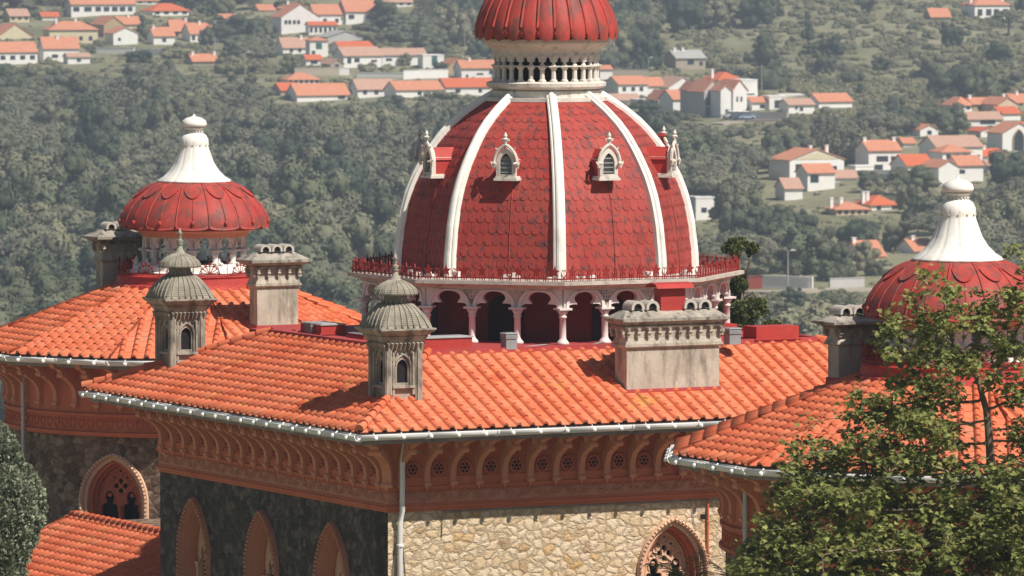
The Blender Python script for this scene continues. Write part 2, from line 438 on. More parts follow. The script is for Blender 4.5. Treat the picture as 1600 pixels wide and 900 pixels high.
def make_window(fn, za, w, hs, zb, parent=None, slim=False, tmat='frame'):
    """fn(x,z,d)"""
    mb = MB()
    def ring(wo, ho, wi, hi, d0, d1, mi=0):
        mb.m = mi
        o = arch_pts(wo, za - hs, za + ho, zb); i_ = arch_pts(wi, za - hs, za + hi, zb + .001)
        n = len(o)
        A = [mb.vert(fn(p[0], p[1], d1)) for p in o]; B = [mb.vert(fn(p[0], p[1], d1)) for p in i_]
        C = [mb.vert(fn(p[0], p[1], d0)) for p in o]; D = [mb.vert(fn(p[0], p[1], d0)) for p in i_]
        for k in range(n - 1):
            mb.face((A[k], A[k+1], B[k+1], B[k])); mb.face((A[k], A[k+1], C[k+1], C[k])); mb.face((B[k], B[k+1], D[k+1], D[k]))
    ring(w*1.0, 0.0, w*.90, -.09, -.05, .10)
    if slim:
        ring(w*.895, -.095, w*.86, -.13, -.30, .03)
        ring(w*.855, -.135, w*.82, -.18, -.50, -.12)
        ring(w*.815, -.185, w*.79, -.22, -.66, -.34, 1)
    else:
        ring(w*.895, -.095, w*.80, -.20, -.30, .03)
        ring(w*.79, -.205, w*.70, -.30, -.50, -.10, 1)
        ring(w*.695, -.305, w*.64, -.37, -.64, -.26, 1)
    mb.m = 0
    # rope moulding on the outer edge
    o = arch_pts(w*.95, za - hs, za - .045, zb, n=16)
    for k in range(len(o) - 1):
        (x0, z0), (x1, z1) = o[k], o[k+1]; L = math.hypot(x1-x0, z1-z0); m = max(1, int(L/.11))
        for j in range(m):
            t0 = (j+.15)/m; t1 = (j+.75)/m
            p = [fn(x0+(x1-x0)*t, z0+(z1-z0)*t, .10 + .03) for t in (t0, t1)]
            mb.tube(p, .045, 5)
    fr = mb.build('arched_window', [M['plaster_band'] if slim else M['frame'], M['plaster']], parent); recalc(fr)
    mb = MB()
    wi = w*(.80 if slim else .645); zt = za - (.23 if slim else .375); zs = za - hs
    outer = arch_pts(wi, zs, zt, zb)
    hw = wi*.44; ah = .48
    zsp = zs - .18
    holes = []
    for s_ in (-1, 1):
        holes.append(trefoil_arch(hw*.86, zsp, zsp + ah, zb + .15, s_*wi*.49))
    q = zs + (zt - zs)*.36
    hr = (zt - zs)*.19
    for a in range(4):
        holes.append(circle(cos(a*pi/2)*hr*.72, q + .06 + sin(a*pi/2)*hr*.72, hr*.42, 8))
    for s_ in (-1, 1):
        holes.append(circle(s_*wi*.50, zs + .06 + (zt-zs)*.10, wi*.09, 7)); 
        holes.append(circle(s_*wi*.30, zs + (zt-zs)*.66, wi*.055, 6))
    holes.append(circle(0, zs + (zt-zs)*.84, wi*.06, 6))
    mb.extrude(outer, holes, fn, -.50, -.40)
    # relief mouldings around openings and the centre colonnette
    for L in holes[:2]:
        mb.tube([fn(x, z, -.39) for x, z in L[1:-1]], .025, 5)
    mb.tube([fn(cx, cz, -.39) for cx, cz in circle(0, q + .06, hr*1.35, 20)] , .022, 5)
    mb.tube([fn(x*.93, z - .02, -.39) for x, z in arch_pts(wi, zs, zt, zs)], .03, 5)
    for x in (0, -wi*.93, wi*.93):
        mb.tube([fn(x, zb, -.37), fn(x, zsp - .14, -.37)], .045, 7)
        c0, c1 = fn(x, zsp - .14, -.36), fn(x, zsp + .02, -.36)
        mb.tube([c0, c1], .05, 7, .09)
    for s_ in (-1, 1):     # scroll leaves
        for (cx, cz, r) in ((s_*wi*.62, zs+(zt-zs)*.33, wi*.10), (s_*wi*.42, zs+(zt-zs)*.50, wi*.10), (s_*wi*.18, zs+(zt-zs)*.72, wi*.09)):
            mb.tube([fn(cx + r*cos(a), cz + r*sin(a), -.385) for a in [k*.6 for k in range(9)]], .022, 4)
    tr = mb.build('tracery', M[tmat], fr); recalc(tr)
    mb = MB(); mb.extrude(arch_pts(wi*1.02, zs, zt + .02, zb), [], fn, -.61, -.58)
    mb.build('glass_pane', M['dark'], fr)
    return fr
for k, (side, c, za) in enumerate(windows):
    if side == 'L': make_window(lambda x, z, d, c=c: (WU0 - d, c + x, z), za, .92, 1.6, za - 5.0, palace, True)
    else: make_window(lambda x, z, d, c=c: (c + x, WV0 - d, z), za, 1.0, 1.35, za - 4.2, palace)
# drip hood and small vent hole on the lit wall
# ---------- cornice: frieze bands, coving, medallions, brackets
mb = MB()
def band(mb, d0, d1, z0, z1, inner=.5):
    """box ring around the main block, from wall+d (outer) z0..z1"""
    o = d1
    us, vs = (WU0 - o, WU1 + o), (WV0 - o, WV1 + o)
    iu, iv = (WU0 + inner, WU1 - inner), (WV0 + inner, WV1 - inner)
    mb.box(us[0], us[1], vs[0], iv[0], z0, z1); mb.box(us[0], us[1], iv[1], vs[1], z0, z1)
    mb.box(us[0], iu[0], iv[0], iv[1], z0, z1); mb.box(iu[1], us[1], iv[0], iv[1], z0, z1)
for m_, d, z0, z1 in ((0, .03, ZF0, ZF0+.07), (0, .08, ZF0+.073, ZF0+.14), (0, .05, ZF0+.143, ZF0+.20), (1, .03, ZF0+.203, ZF0+.52), (0, .06, ZF0+.523, ZF0+.57), (0, .09, ZF0+.573, ZF0+.62), (0, .05, ZF0+.623, ZF1+.11)):
    mb.m = m_; band(mb, 0, d, z0, z1)
mb.m = 0
mb.m = 0; band(mb, 0, .01, ZF1+.113, ZG - .20)
# coved soffit
def coving(mb, segs=6):
    prof = [(.02, ZF1 + .55), (.10, ZF1 + .80), (.30, ZF1 + 1.0), (.62, ZF1 + 1.12), (1.15, ZF1 + 1.16)]
    cs = [(WU0, WV0, -1, -1), (WU1, WV0, 1, -1), (WU1, WV1, 1, 1), (WU0, WV1, -1, 1)]
    rs = [[(u + su*d, v + sv*d, z) for (u, v, su, sv) in cs] for d, z in prof]
    mb.rings(rs, True)
coving(mb)
# scroll relief on the band
def scrolls(mb, n, fn, L):
    for i in range(n):
        x = (i + .5) * L / n; s_ = 1 if i % 2 else -1; zc_ = ZF0 + .36; q = L / n
        mb.tube([fn(x + .075*cos(a)*(1-.07*k), zc_ + s_*.085*sin(a)*(1-.07*k)) for k, a in enumerate([j*.75 for j in range(10)])], .030, 4)
        mb.tube([fn(x - q*.5 + q*t, zc_ + s_*.10*sin(pi*t*2 + .3)) for t in [j/8 for j in range(9)]], .026, 4)
        mb.tube([fn(x + q*.28, zc_ - .07), fn(x + q*.36, zc_ + .02), fn(x + q*.33, zc_ + .09)], .022, 4, .006)
mb.m = 1
scrolls(mb, 36, lambda s_, z: (WU0 + s_, WV0 - .04, z), WU1 - WU0)
scrolls(mb, 31, lambda s_, z: (WU0 - .04, WV0 + s_, z), WV1 - WV0)
# dentils
mb.m = 0
for i in range(196): 
    x = WU0 - .1 + i*.08
    mb.box(x, x+.045, WV0-.075, WV0-.02, ZF0+.48, ZF0+.52)
for i in range(166):
    x = WV0 - .1 + i*.08
    mb.box(WU0-.075, WU0-.02, x, x+.045, ZF0+.48, ZF0+.52)
cornice = mb.build('cornice', [M['plaster'], M['plaster_band']], palace)
BS = .735
# bracket in local frame: grows out of the wall along -y
def bracket_mesh():
    mb = MB(); n = 12; w = .075
    outer = []; 
    # side outline (y outward negative, z)
    pts = [(0, -.02), (-.05, -.16), (-.10, -.12), (-.13, 0), (-.12, .14), (-.15, .30), (-.24, .46), (-.38, .58), (-.50, .64), (-.60, .72), (-.68, .84), (-.74, .86), (-.86, .96), (-1.12, 1.02), (-1.14, 1.14), (0, 1.16)]
    for sgn in (-1, 1): pass
    tris = tessellate_polygon([[Vector((p[0], p[1], 0)) for p in pts]])
    A = [mb.vert((-w, p[0], p[1])) for p in pts]; B = [mb.vert((w, p[0], p[1])) for p in pts]
    for t in tris: mb.face([A[i] for i in t]); mb.face([B[i] for i in t])
    for i in range(len(pts)):
        j = (i+1) % len(pts); mb.face((A[i], A[j], B[j], B[i]))
    # scroll roll, drop and capital
    mb.tube([(-w-.03, -.70, .80), (w+.03, -.70, .80)], .085, 8)
    mb.tube([(-w-.02, -.115, -.07), (w+.02, -.115, -.07)], .06, 8)
    mb.tube([(0, -.10, -.12), (0, -.10, -.24)], .05, 6, .008)
    return mb.mesh('bracket', M['bracket'])
BR = bracket_mesh()
def arch_between_mesh():
    """soffit arch between two brackets with a white drop at its crown and a pierced medallion on the wall"""
    mb = MB(); w = BS - .14
    for d in (-.36,):
        pts = []
        o = [(-w/2, 1.17), (-w/2, .80)] + [(-w/2 + w*(t), .80 + .26*sin(pi*t)) for t in [i/8 for i in range(1, 8)]] + [(w/2, .80), (w/2, 1.17)]
        mb.extrude(o, [], lambda x, z, dd, d=d: (x, d + dd, z), 0, .07)
    mb.m = 1
    mb.frustum(.03, .03, .88, .08, .08, .93, 0, -.98); mb.frustum(.08, .08, .932, .11, .10, 1.13, 0, -.98)
    mb.m = 0
    # medallion ring
    c = (0, -.03, .29); r = .175
    mb.tube([(c[0] + r*cos(a), c[1], c[2] + r*sin(a)) for a in [2*pi*i/16 for i in range(17)]], .028, 5, cap=False)
    for k in range(6):
        a = k*pi/3
        mb.tube([(c[0] + .10*cos(a) + .05*cos(b), c[1], c[2] + .10*sin(a) + .05*sin(b)) for b in [2*pi*i/7 for i in range(8)]], .014, 4, cap=False)
    mb.m = 2
    mb.extrude(circle(c[0], c[2], r*.97, 16), [], lambda x, z, d: (x, d, z), -.012, .02)
    return mb.mesh('soffit_arch', [M['plaster'], M['plaster_band'], M['dark']])
AR = arch_between_mesh()
nb = int((WU1 - WU0) / BS)
for i in range(nb + 1):
    u_ = WU0 + .30 + i * (WU1 - WU0 - .6) / nb
    inst('bracket', BR, cornice, (u_, WV0 - .01, ZF1 + .02))
    if i < nb: inst('soffit_arch', AR, cornice, (u_ + BS/2, WV0 - .01, ZF1 + .02))
nb2 = int((WV1 - WV0) / BS)
for i in range(nb2 + 1):
    v_ = WV0 + .30 + i * (WV1 - WV0 - .6) / nb2
    inst('bracket', BR, cornice, (WU0 - .01, v_, ZF1 + .02), -pi/2)
    if i < nb2: inst('soffit_arch', AR, cornice, (WU0 - .01, v_ + BS/2, ZF1 + .02), -pi/2)
inst('corner_bracket', BR, cornice, (WU0 + .05, WV0 + .05, ZF1 + .02), -pi/4, (1.6, 1.42, 1))

# ---------- roof
mb = MB()
C0, C3, C1, C2 = (UL, VF, ZG+.03), (UR, VF, ZG+.03), (UL, VB, ZG+.03), (UR, VB, ZG+.03)
E0, E2, E1, E3 = (uL, vF, ZD), (uR, vF, ZD), (uL, vB, ZD), (uR, vB, ZD)
tile_slope(mb, C0, C3, E2, E0, seed=11)
tile_slope(mb, C1, C0, E0, E1, seed=12)
tile_slope(mb, C3, C2, E3, E2, seed=13)
tile_slope(mb, C2, C1, E1, E3, seed=14)
for a, b, s_ in ((C0, E0, 1), (C1, E1, 2), (C3, E2, 3), (C2, E3, 4)): pass
roof = mb.build('tiled_roof', M['tile'], palace)
for a, b, s_ in ((C0, E0, 1), (C1, E1, 2), (C3, E2, 3), (C2, E3, 4)):
    mb = MB(); hip_caps(mb, a, b, seed=s_); mb.build('hip_ridge', M['tile'], roof)
mb = MB()       # boards under the tiles and eave soffit
mb.poly([(UL+.1, VF+.1, ZG-.02), (UR-.1, VF+.1, ZG-.02), (uR, vF, ZD-.05), (uL, vF, ZD-.05)])
mb.poly([(UL+.1, VF+.1, ZG-.02), (uL, vF, ZD-.05), (uL, vB, ZD-.05), (UL+.1, VB-.1, ZG-.02)])
mb.poly([(UR-.1, VF+.1, ZG-.02), (uR, vF, ZD-.05), (uR, vB, ZD-.05), (UR-.1, VB-.1, ZG-.02)])
mb.poly([(UL+.1, VB-.1, ZG-.02), (UR-.1, VB-.1, ZG-.02), (uR, vB, ZD-.05), (uL, vB, ZD-.05)])
def frame_ring(mb, o, i, z0, z1):
    (a, b, c, d), (e, f, g, h) = o, i
    mb.box(a, b, c, g, z0, z1); mb.box(a, b, h, d, z0, z1); mb.box(a, e, g, h, z0, z1); mb.box(f, b, g, h, z0, z1)
frame_ring(mb, (UL+.16, UR-.16, VF+.16, VB-.16), (WU0+.1, WU1-.1, WV0+.1, WV1-.1), ZG-.26, ZG-.14)
frame_ring(mb, (UL+.10, UR-.10, VF+.10, VB-.10), (UL+.16, UR-.16, VF+.16, VB-.16), ZG-.30, ZG-.03)
mb.build('fascia_board', M['fascia'], palace)
mb = MB()
mb.box(uL, uR, vF, 5.3, ZD-.5, ZD+.03)
mb.box(uL-.06, uR+.06, vF-.10, vF+.06, ZD-.06, ZD+.085)
mb.box(uL-.10, uL+.06, vF+.065, vB, ZD-.06, ZD+.085)
mb.box(uR-.06, uR+.10, vF+.065, vB, ZD-.06, ZD+.085)
flat = mb.build('flat_roof', M['flash'], palace)
# seams and small pipes on the flat roof
mb = MB()
for (a, b, c, d) in ((-1.4, -.9, -5.15, -4.7), (-3.3, -2.5, -5.1, -4.8), (.4, .8, -5.1, -4.7)):
    mb.tube([(a, c, ZD+.06), (b, d, ZD+.08)], .025, 5)
mb.build('roof_pipe', M['fascia'], flat)

# ---------- gutter with brackets
def gutter_run(mb, p, q, out, r=.135):
    p, q, out = Vector(p), Vector(q), Vector(out)
    prof = []
    for k in range(9):
        a = pi + pi * k / 8
        prof.append((cos(a) * r, sin(a) * r))
    prof2 = [(x*.82, z*.82) for x, z in reversed(prof)]
    full = [(r+.0, .02)] + prof[::-1] + [(-r, .02)] + [(-r*.82, .02)] + [(x*.82, z*.82) for x, z in prof] + [(r*.82, .02)]
    mb.s = True
    mb.rings([[P + out * x + Vector((0,0,z)) for x, z in full] for P in (p, q)], True, True, True); mb.s = False
def gutter(name, pts, closed, mats, parent, skip=None, step=.735, outs=None):
    mb = MB(); n = len(pts)
    g = None; P = [Vector(p) for p in pts]; kn = MB(); kn.s = True
    kn.sphere((0, -.03, -.02), .062, 8, 5); kn.tube([(0, 0, .0), (0, .10, .09)], .02, 5); KM = kn.mesh('gutter_bracket', M['gutterwhite'])
    locs = []
    for i in range(n if closed else n - 1):
        p, q = P[i], P[(i+1) % n]; d = (q - p); L = d.length; d.normalize(); out = Vector((d.y, -d.x, 0))
        mb.t = .5; k = int(L / 1.9) + 1
        for j in range(k):      # lengths of gutter lapped into each other
            a = p + d * (L*j/k); b = p + d * (L*(j+1)/k)
            gutter_run(mb, a + Vector((0,0,-.002*j)), b + Vector((0,0,-.002*j)), out)
            gutter_run(mb, b - d*.05 + Vector((0,0,-.002*j)), b + d*.02 + Vector((0,0,-.002*j)), out, .148)
        m = int(L / step)
        for j in range(m):
            c = p + d * ((j + .5) * L / m)
            locs.append((c + out * .13 + Vector((0,0,-.05)), atan2(out.y, out.x) + pi/2))
    g = mb.build(name, mats, parent)
    for c, rz in locs: inst('gutter_bracket', KM, g, c, rz)
    return g
gutter('gutter', [(UL-.04, VF-.04, ZG-.06), (UR+.04, VF-.04, ZG-.06), (UR+.04, VB+.04, ZG-.06), (UL-.04, VB+.04, ZG-.06)], True, M['gutterwhite'], palace)

# downpipes
def pipe(pts, r=.055, mat='gutterwhite', name='downpipe'):
    mb = MB(); mb.s = True; mb.tube(pts, r, 8)
    mb.s = False
    z0, z1 = pts[-1][2], pts[-2][2]; zz = z1 - .6
    while zz > z0 + .5:
        mb.lathe([(r, zz), (r*1.35, zz+.01), (r*1.35, zz+.06), (r, zz+.07)], 8, pts[-1][0], pts[-1][1]); zz -= 1.1
    return mb.build(name, M[mat], palace)
dp = zwall(628, 800, fixed_v=WV0 - .22)[0]
pipe([(dp, WV0-.42, ZG-.22), (dp, WV0-.42, ZG-.3), (dp, WV0-.24, ZG-.85), (dp, WV0-.24, ZF0+.05), (dp, WV0-.12, ZF0-.25), (dp, WV0-.12, GZ)], .07, 'gutterwhite')
dp2 = zwall(1106, 800, fixed_v=WV0 - .05)[0]
pipe([(dp2, WV0-.06, ZF0-.02), (dp2, WV0-.06, ZF0-.03), (dp2, WV0-.06, GZ)], .03, 'plaster')
mb = MB()       # cables on the lit wall
cu = zwall(1078, 800, fixed_v=WV0)[0]; cu2 = zwall(1094, 880, fixed_v=WV0)[0]
mb.tube([(cu, WV0-.03, ZF0+.02), (cu+.08, WV0-.03, ZF0-.5), (cu2, WV0-.05, ZF0-1.5), (cu2+.02, WV0-.05, ZF0-4)], .012, 4)
cz = ZF0 - .03
mb.tube([(dp+1.2, WV0-.03, cz-.6), (dp+1.2, WV0-.03, cz), (3, WV0-.03, cz-.02), (7, WV0-.03, cz)], .018, 5)
for k in (-.10, .12): mb.tube([(dp+k, WV0-.02, ZF0-.8), (dp+k*1.6, WV0-.02, ZF0-1.5), (dp+k, WV0-.02, GZ)], .012, 4)
mb.build('cable', M['fascia'], palace)
mb = MB(); hx = zwall(1098, 807, fixed_v=WV0); mb.box(hx[0]-.07, hx[0]+.07, WV0-.012, WV0-.002, hx[2]-.06, hx[2]+.06); mb.build('vent_hole', M['dark'], palace)

# =================================================================== octagonal gallery under the dome
def oct_pts(R, n=8, ph=pi/8): return [(R*cos(ph + 2*pi*i/n), R*sin(ph + 2*pi*i/n)) for i in range(n)]
RW, RC, RL, RB = 3.72, 4.74, 5.20, 3.87
Z_COR = zc(446.5) ; Z_LEDGE = zc(436)     # top / underside of the ledge
ZU = -9.78            # underside of the ledge slab
ZT = -9.56            # top of the ledge slab
mb = MB()
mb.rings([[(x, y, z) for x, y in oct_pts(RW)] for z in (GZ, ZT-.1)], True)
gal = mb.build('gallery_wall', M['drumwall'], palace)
mb = MB(); mb.rings([[(x, y, z) for x, y in oct_pts(R)] for R, z in ((5.0, ZD-1.5), (5.0, ZD+.035), (RW+.01, ZD+.036))], True)
mb.build('gallery_floor', M['flash'], gal)
# dark doorways on the inner wall
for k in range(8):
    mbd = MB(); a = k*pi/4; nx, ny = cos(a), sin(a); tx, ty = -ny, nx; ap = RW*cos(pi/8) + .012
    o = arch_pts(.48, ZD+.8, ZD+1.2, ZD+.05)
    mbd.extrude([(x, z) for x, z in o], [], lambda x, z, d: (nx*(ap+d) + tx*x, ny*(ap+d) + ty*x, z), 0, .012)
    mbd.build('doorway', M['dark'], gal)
def column_mesh(r, h, mat, cap=.16):
    mb = MB(); mb.s = True
    mb.lathe([(r*1.9, 0), (r*1.9, .05), (r*1.55, .09), (r*1.15, .13), (r*1.05, .16), (r, .2), (r*.95, h-cap-.10), (r*1.2, h-cap-.09), (r*1.2, h-cap-.05), (r*.98, h-cap-.04), (r*1.15, h-cap), (r*1.9, h-.05)], 14)
    mb.s = False; q = r*2.1
    mb.box(-q, q, -q, q, h-.05, h)
    return mb.mesh('column', mat)
hc = 0.93
CM = column_mesh(.086, hc, M['trim'])
side = 2*RC*sin(pi/8); apc = RC*cos(pi/8); bay = side/3
for k in range(8):
    a0 = pi/8 + k*pi/4
    p = Vector((RC*cos(a0), RC*sin(a0), 0)); q = Vector((RC*cos(a0+pi/4), RC*sin(a0+pi/4), 0))
    for j in range(3):
        c = p.lerp(q, j/3); inst('column', CM, gal, (c.x, c.y, ZD+.035), a0 + pi/8)
# arch screen for one side; local x along the side, y outward
def screen_mesh():
    mb = MB(); zs = hc; zt = ZU - (ZD + .035); za = zt - .06
    w = bay/2 - .10
    for j in range(3):
        cx = (j - 1)*bay
        op = trefoil_arch(w*.98, zs + .0, za, zs - .001, cx, 18)
        L = [(cx - bay/2 + .004, zs)] + op[1:-1] + [(cx + bay/2 - .004, zs), (cx + bay/2 - .004, zt), (cx - bay/2 + .004, zt)]
        mb.extrude(L, [], lambda x, z, d: (x, d, z), -.10, .07)
        # proud pointed hood over each arch
        hood = arch_pts(w*1.10, zs + .03, za + .045, zs + .0, 10)
        inn = [(x*.86, zs + (z - zs)*.90) for x, z in hood]
        n = len(hood)
        A = [mb.vert((x + cx, .11, z)) for x, z in hood]; B = [mb.vert((x + cx, .11, z)) for x, z in inn]
        C = [mb.vert((x + cx, .06, z)) for x, z in hood]; D = [mb.vert((x + cx, .06, z)) for x, z in inn]
        for i in range(n-1):
            mb.face((A[i], A[i+1], B[i+1], B[i])); mb.face((A[i], A[i+1], C[i+1], C[i])); mb.face((B[i], B[i+1], D[i+1], D[i]))
        # grey triangular ornament in the spandrel
        if j < 2:
            x = cx + bay/2
            mb.m = 1
            mb.extrude([(x - .22, zt - .03), (x, zt - .42), (x + .22, zt - .03)], [], lambda x_, z, d: (x_, d, z), .07, .078)
            mb.m = 0
            for (dx, dz, r) in ((-.07, -.10, .05), (.07, -.10, .05), (0, -.2, .045)):
                mb.tube([(x + dx + r*cos(b), .085, zt + dz + r*sin(b)) for b in [2*pi*i/8 for i in range(9)]], .013, 4)
    return mb.mesh('arch_screen', [M['trim'], M['cement']])
SM = screen_mesh()
for k in range(8):
    a = k*pi/4
    inst('arch_screen', SM, gal, (apc*cos(a), apc*sin(a), ZD+.035), a - pi/2)
# ledge
mb = MB()
lp = [(3.5, ZU+.002), (4.86, ZU), (4.90, ZU+.06), (4.98, ZU+.07), (5.02, ZU+.10), (5.10, ZU+.11), (5.20, ZU+.13), (5.20, ZT), (3.5, ZT+.01)]
mb.rings([[(x, y, z) for x, y in oct_pts(R)] for R, z in lp], True)
ledge = mb.build('ledge', M['ledgestone'], palace)
# white masonry blocks at the foot of the dome
mb = MB(); r2 = random.Random(9)
for k in range(8):
    for j in range(5):
        a = k*pi/4 + r2.uniform(-.33, .33); R = 4.05/cos(((a + pi/8) % (pi/4)) - pi/8)*1.0
        s_ = r2.uniform(.05, .14)
        mb.X = Matrix.Translation((R*cos(a), R*sin(a), ZT)) @ Matrix.Rotation(a, 4, 'Z')
        mb.box(-s_*.7, s_*.7, -s_, s_, 0, r2.uniform(.08, .2)); mb.X = None
mb.build('drain_block', M['trim'], ledge)
# iron cresting
def crest_mesh(L, h=.41, n=5):
    mb = MB(); t = .014
    mb.box(-L/2, L/2, -t, t, .05, .085)
    q = L/n
    for i in range(n*4):
        x = -L/2 + (i+.5)*L/(n*4); mb.tube([(x, 0, 0), (x, 0, .17)], .011, 4); 
        mb.poly([(x-.03, 0, .15), (x+.03, 0, .15), (x, 0, .22)])
    for i in range(n):
        x = -L/2 + (i+.5)*q
        # star-shaped fleuron
        pts = []
        for k in range(10):
            a = pi/2 + k*pi/5; r = (.14 if k % 2 == 0 else .06)
            pts.append((x + r*cos(a), .24 + r*1.1*sin(a)))
        mb.extrude(pts, [], lambda x_, z, d: (x_, d, z), -t, t)
        mb.tube([(x, 0, 0), (x, 0, h)], .016, 4, .006)
        for s_ in (-1, 1):
            mb.tube([(x + s_*q*.5, 0, .06), (x + s_*q*.36, 0, .20), (x + s_*q*.42, 0, .31), (x + s_*q*.5, 0, .26)], .013, 4)
        mb.tube([(x + q*.5, 0, 0), (x + q*.5, 0, h*.75)], .015, 4, .006)
    return mb.mesh('railing', M['rail'])
RM = crest_mesh(2*5.06*sin(pi/8), n=8)
apr = 5.06*cos(pi/8)
for k in range(8):
    a = k*pi/4; inst('railing', RM, ledge, (apr*cos(a), apr*sin(a), ZT), a - pi/2)

# =================================================================== main dome
tab = [(zc(y), (r - 5)/60.0) for y, r in ((418,237),(395,236),(370,233),(345,230),(320,224.5),(300,219),(275,209),(255,198),(235,185.5),(210,167),(190,147.5),(172,125),(156,101),(146,84))]
tab[0] = (ZT, tab[0][1])
def meridian(n):
    # resample by arc length
    P = [Vector((r, z)) for z, r in tab]; L = [0]
    for a, b in zip(P, P[1:]): L.append(L[-1] + (b - a).length)
    out = []
    for i in range(n + 1):
        s_ = L[-1]*i/n
        for k in range(len(P) - 1):
            if s_ <= L[k+1] + 1e-9: break
        t = (s_ - L[k])/(L[k+1] - L[k]); out.append(P[k].lerp(P[k+1], t))
    return out
MER = meridian(40)
mb = MB(); mb.s = False
R_ = [[(p.x*cos(pi/8+k*pi/4), p.x*sin(pi/8+k*pi/4), p.y) for k in range(8)] for p in MER]
mb.rings(R_, True)
NR = 19; mer = meridian(NR)
r3 = random.Random(21)
for k in range(8):
    a = k*pi/4; n_ = Vector((cos(a), sin(a), 0)); t_ = Vector((-sin(a), cos(a), 0))
    for i in range(NR):
        p0, p1 = mer[i], mer[i+1]
        ap0, ap1 = p0.x*cos(pi/8), p1.x*cos(pi/8)
        hw = p0.x*sin(pi/8) - .06; hw1 = p1.x*sin(pi/8) - .06
        slope = (Vector((0,0,1))*(p1.y-p0.y) + n_*(ap1-ap0)).normalized()
        out = t_.cross(slope); out = out if out.dot(n_) > 0 else -out
        sw = .215; m = max(2, int(2*hw/sw)); off = (i % 2)*.5
        cl = (p1 - p0).length
        for j in range(-1, m + 1):
            x0 = -hw + (j + off)*2*hw/m; x1 = x0 + 2*hw/m; xc = (x0 + x1)/2; h_ = (x1-x0)/2*.98
            if xc < -hw or xc > hw: continue
            mb.t = min(1, max(0, r3.gauss(.5, .16))); lf = .006 + r3.uniform(0, .009)
            base = n_*ap0 + Vector((0,0,p0.y))
            pts = []
            for (qx, qt) in ((-1, .95), (-1, .22), (-.80, .02), (-.45, -.12), (0, -.17), (.45, -.12), (.80, .02), (1, .22), (1, .95)):
                xx = xc + qx*h_; tt = qt*cl
                lim_ = hw + (hw1 - hw)*max(0, qt)
                xx = max(-lim_, min(lim_, xx))
                z_ = lf*(1 - max(0, qt)) + .004
                pts.append(base + t_*xx + slope*tt + out*z_)
            mb.poly(pts)
dome = mb.build('dome', M['scales'], palace)
mb = MB()   # seam strips down the middle of each panel
for k in range(8):
    a = k*pi/4; n_ = Vector((cos(a), sin(a), 0)); t_ = Vector((-sin(a), cos(a), 0))
    off = .12
    mb.tube([n_*(p.x*cos(pi/8)+.02) + t_*off + Vector((0,0,p.y)) for p in meridian(20)[:13]], .012, 4)
mb.build('seam_strip', M['cap'], dome)
# ribs: one moulded sweep each
def rib_mesh():
    mb = MB(); pr = [(-.165, -.12), (-.165, .05), (-.13, .075), (-.10, .075), (-.075, .12), (-.03, .14), (.03, .14), (.075, .12), (.10, .075), (.13, .075), (.165, .05), (.165, -.12)]
    pts = meridian(30); rs = []
    for i, p in enumerate(pts):
        d = (pts[min(i+1, 30)] - pts[max(i-1, 0)]).normalized(); nrm = Vector((d.y, -d.x))
        k = 1.0 - .22*i/30
        rs.append([(p.x + nrm.x*h, x*k, p.y + nrm.y*h) for x, h in pr])
    mb.rings(rs, True, True, True)
    return mb.mesh('rib', M['white'])
RI = rib_mesh()
for k in range(8): inst('rib', RI, dome, (0,0,0), pi/8 + k*pi/4)
# dormers
def dormer():
    # local: x outward, y sideways, z up; origin at the sill on the dome surface
    body = MB(); w = .26; zt = .50
    o = arch_pts(.30, .38, .86, 0, 8); ii = arch_pts(.19, .40, .70, .10, 8)
    body.extrude([(x, z) for x, z in o], [ii], lambda x, z, d: (d, x, z), .26, .40)
    body.box(-.7, .262, -.24, -.20, .0, .52); body.box(-.7, .262, .20, .24, .0, .52)
    body.box(-.05, .46, -.36, .36, -.08, -.012); body.box(-.05, .42, -.32, .32, -.01, .04)
    for s_ in (-1, 1):      # hood mould, crockets
        hood = [(s_*x, z) for x, z in arch_pts(.36, .40, .95, .38, 8)[1:10]]
        body.tube([(.42, x, z) for x, z in hood], .05, 6)
        body.tube([(.42, s_*.36, .30), (.46, s_*.40, .38), (.44, s_*.46, .46)], .055, 6, .02)
        body.tube([(.44, s_*.36, .42), (.52, s_*.27, .40)], .06, 6, .03)
        body.tube([(.42, s_*.24, .80), (.44, s_*.32, .86)], .03, 5, .01)
    body.lathe([(.03, .94), (.05, 1.0), (.03, 1.03), (.09, 1.08), (.10, 1.11), (.04, 1.14), (.06, 1.2), (.01, 1.30)], 8, .42, 0)
    for s_ in (-1, 1): body.tube([(.42, 0, 1.02), (.42, s_*.11, 1.06), (.42, s_*.13, 1.12)], .03, 5, .012)
    louv = MB()
    for z in (.14, .27, .40, .53): 
        ww = .19 if z < .45 else .13
        louv.box(.27, .36, -ww, ww, z, z+.035)
    louv.box(.262, .275, -.19, .19, .10, .62)
    rf = MB()
    rf.box(-.5, .255, -.25, .25, .02, .50)
    rf.poly([(-.75, -.29, .44), (.30, -.29, .44), (.30, 0, .80), (-.75, 0, .80)]); rf.poly([(-.75, .29, .44), (.30, .29, .44), (.30, 0, .80), (-.75, 0, .80)])
    for q_ in (body, louv, rf): q_.v = [(x*.86, y*.86, z*.90) for x, y, z in q_.v]
    return body.mesh('dormer', M['lantern']), louv.mesh('louvre', M['greybox']), rf.mesh('dormer_roof', M['redpaint'])
dmB, dmL, dmR = dormer()
zs_ = zc(273); 
for (z0, r0), (z1, r1) in zip(tab, tab[1:]):
    if z0 <= zs_ <= z1: rs_ = r0 + (r1-r0)*(zs_-z0)/(z1-z0)
for k in range(8):
    a = k*pi/4; ap = rs_*cos(pi/8)
    d = inst('dormer', dmB, palace, (ap*cos(a), ap*sin(a), zs_ + .05), a)
    inst('louvre', dmL, d); inst('dormer_roof', dmR, d)
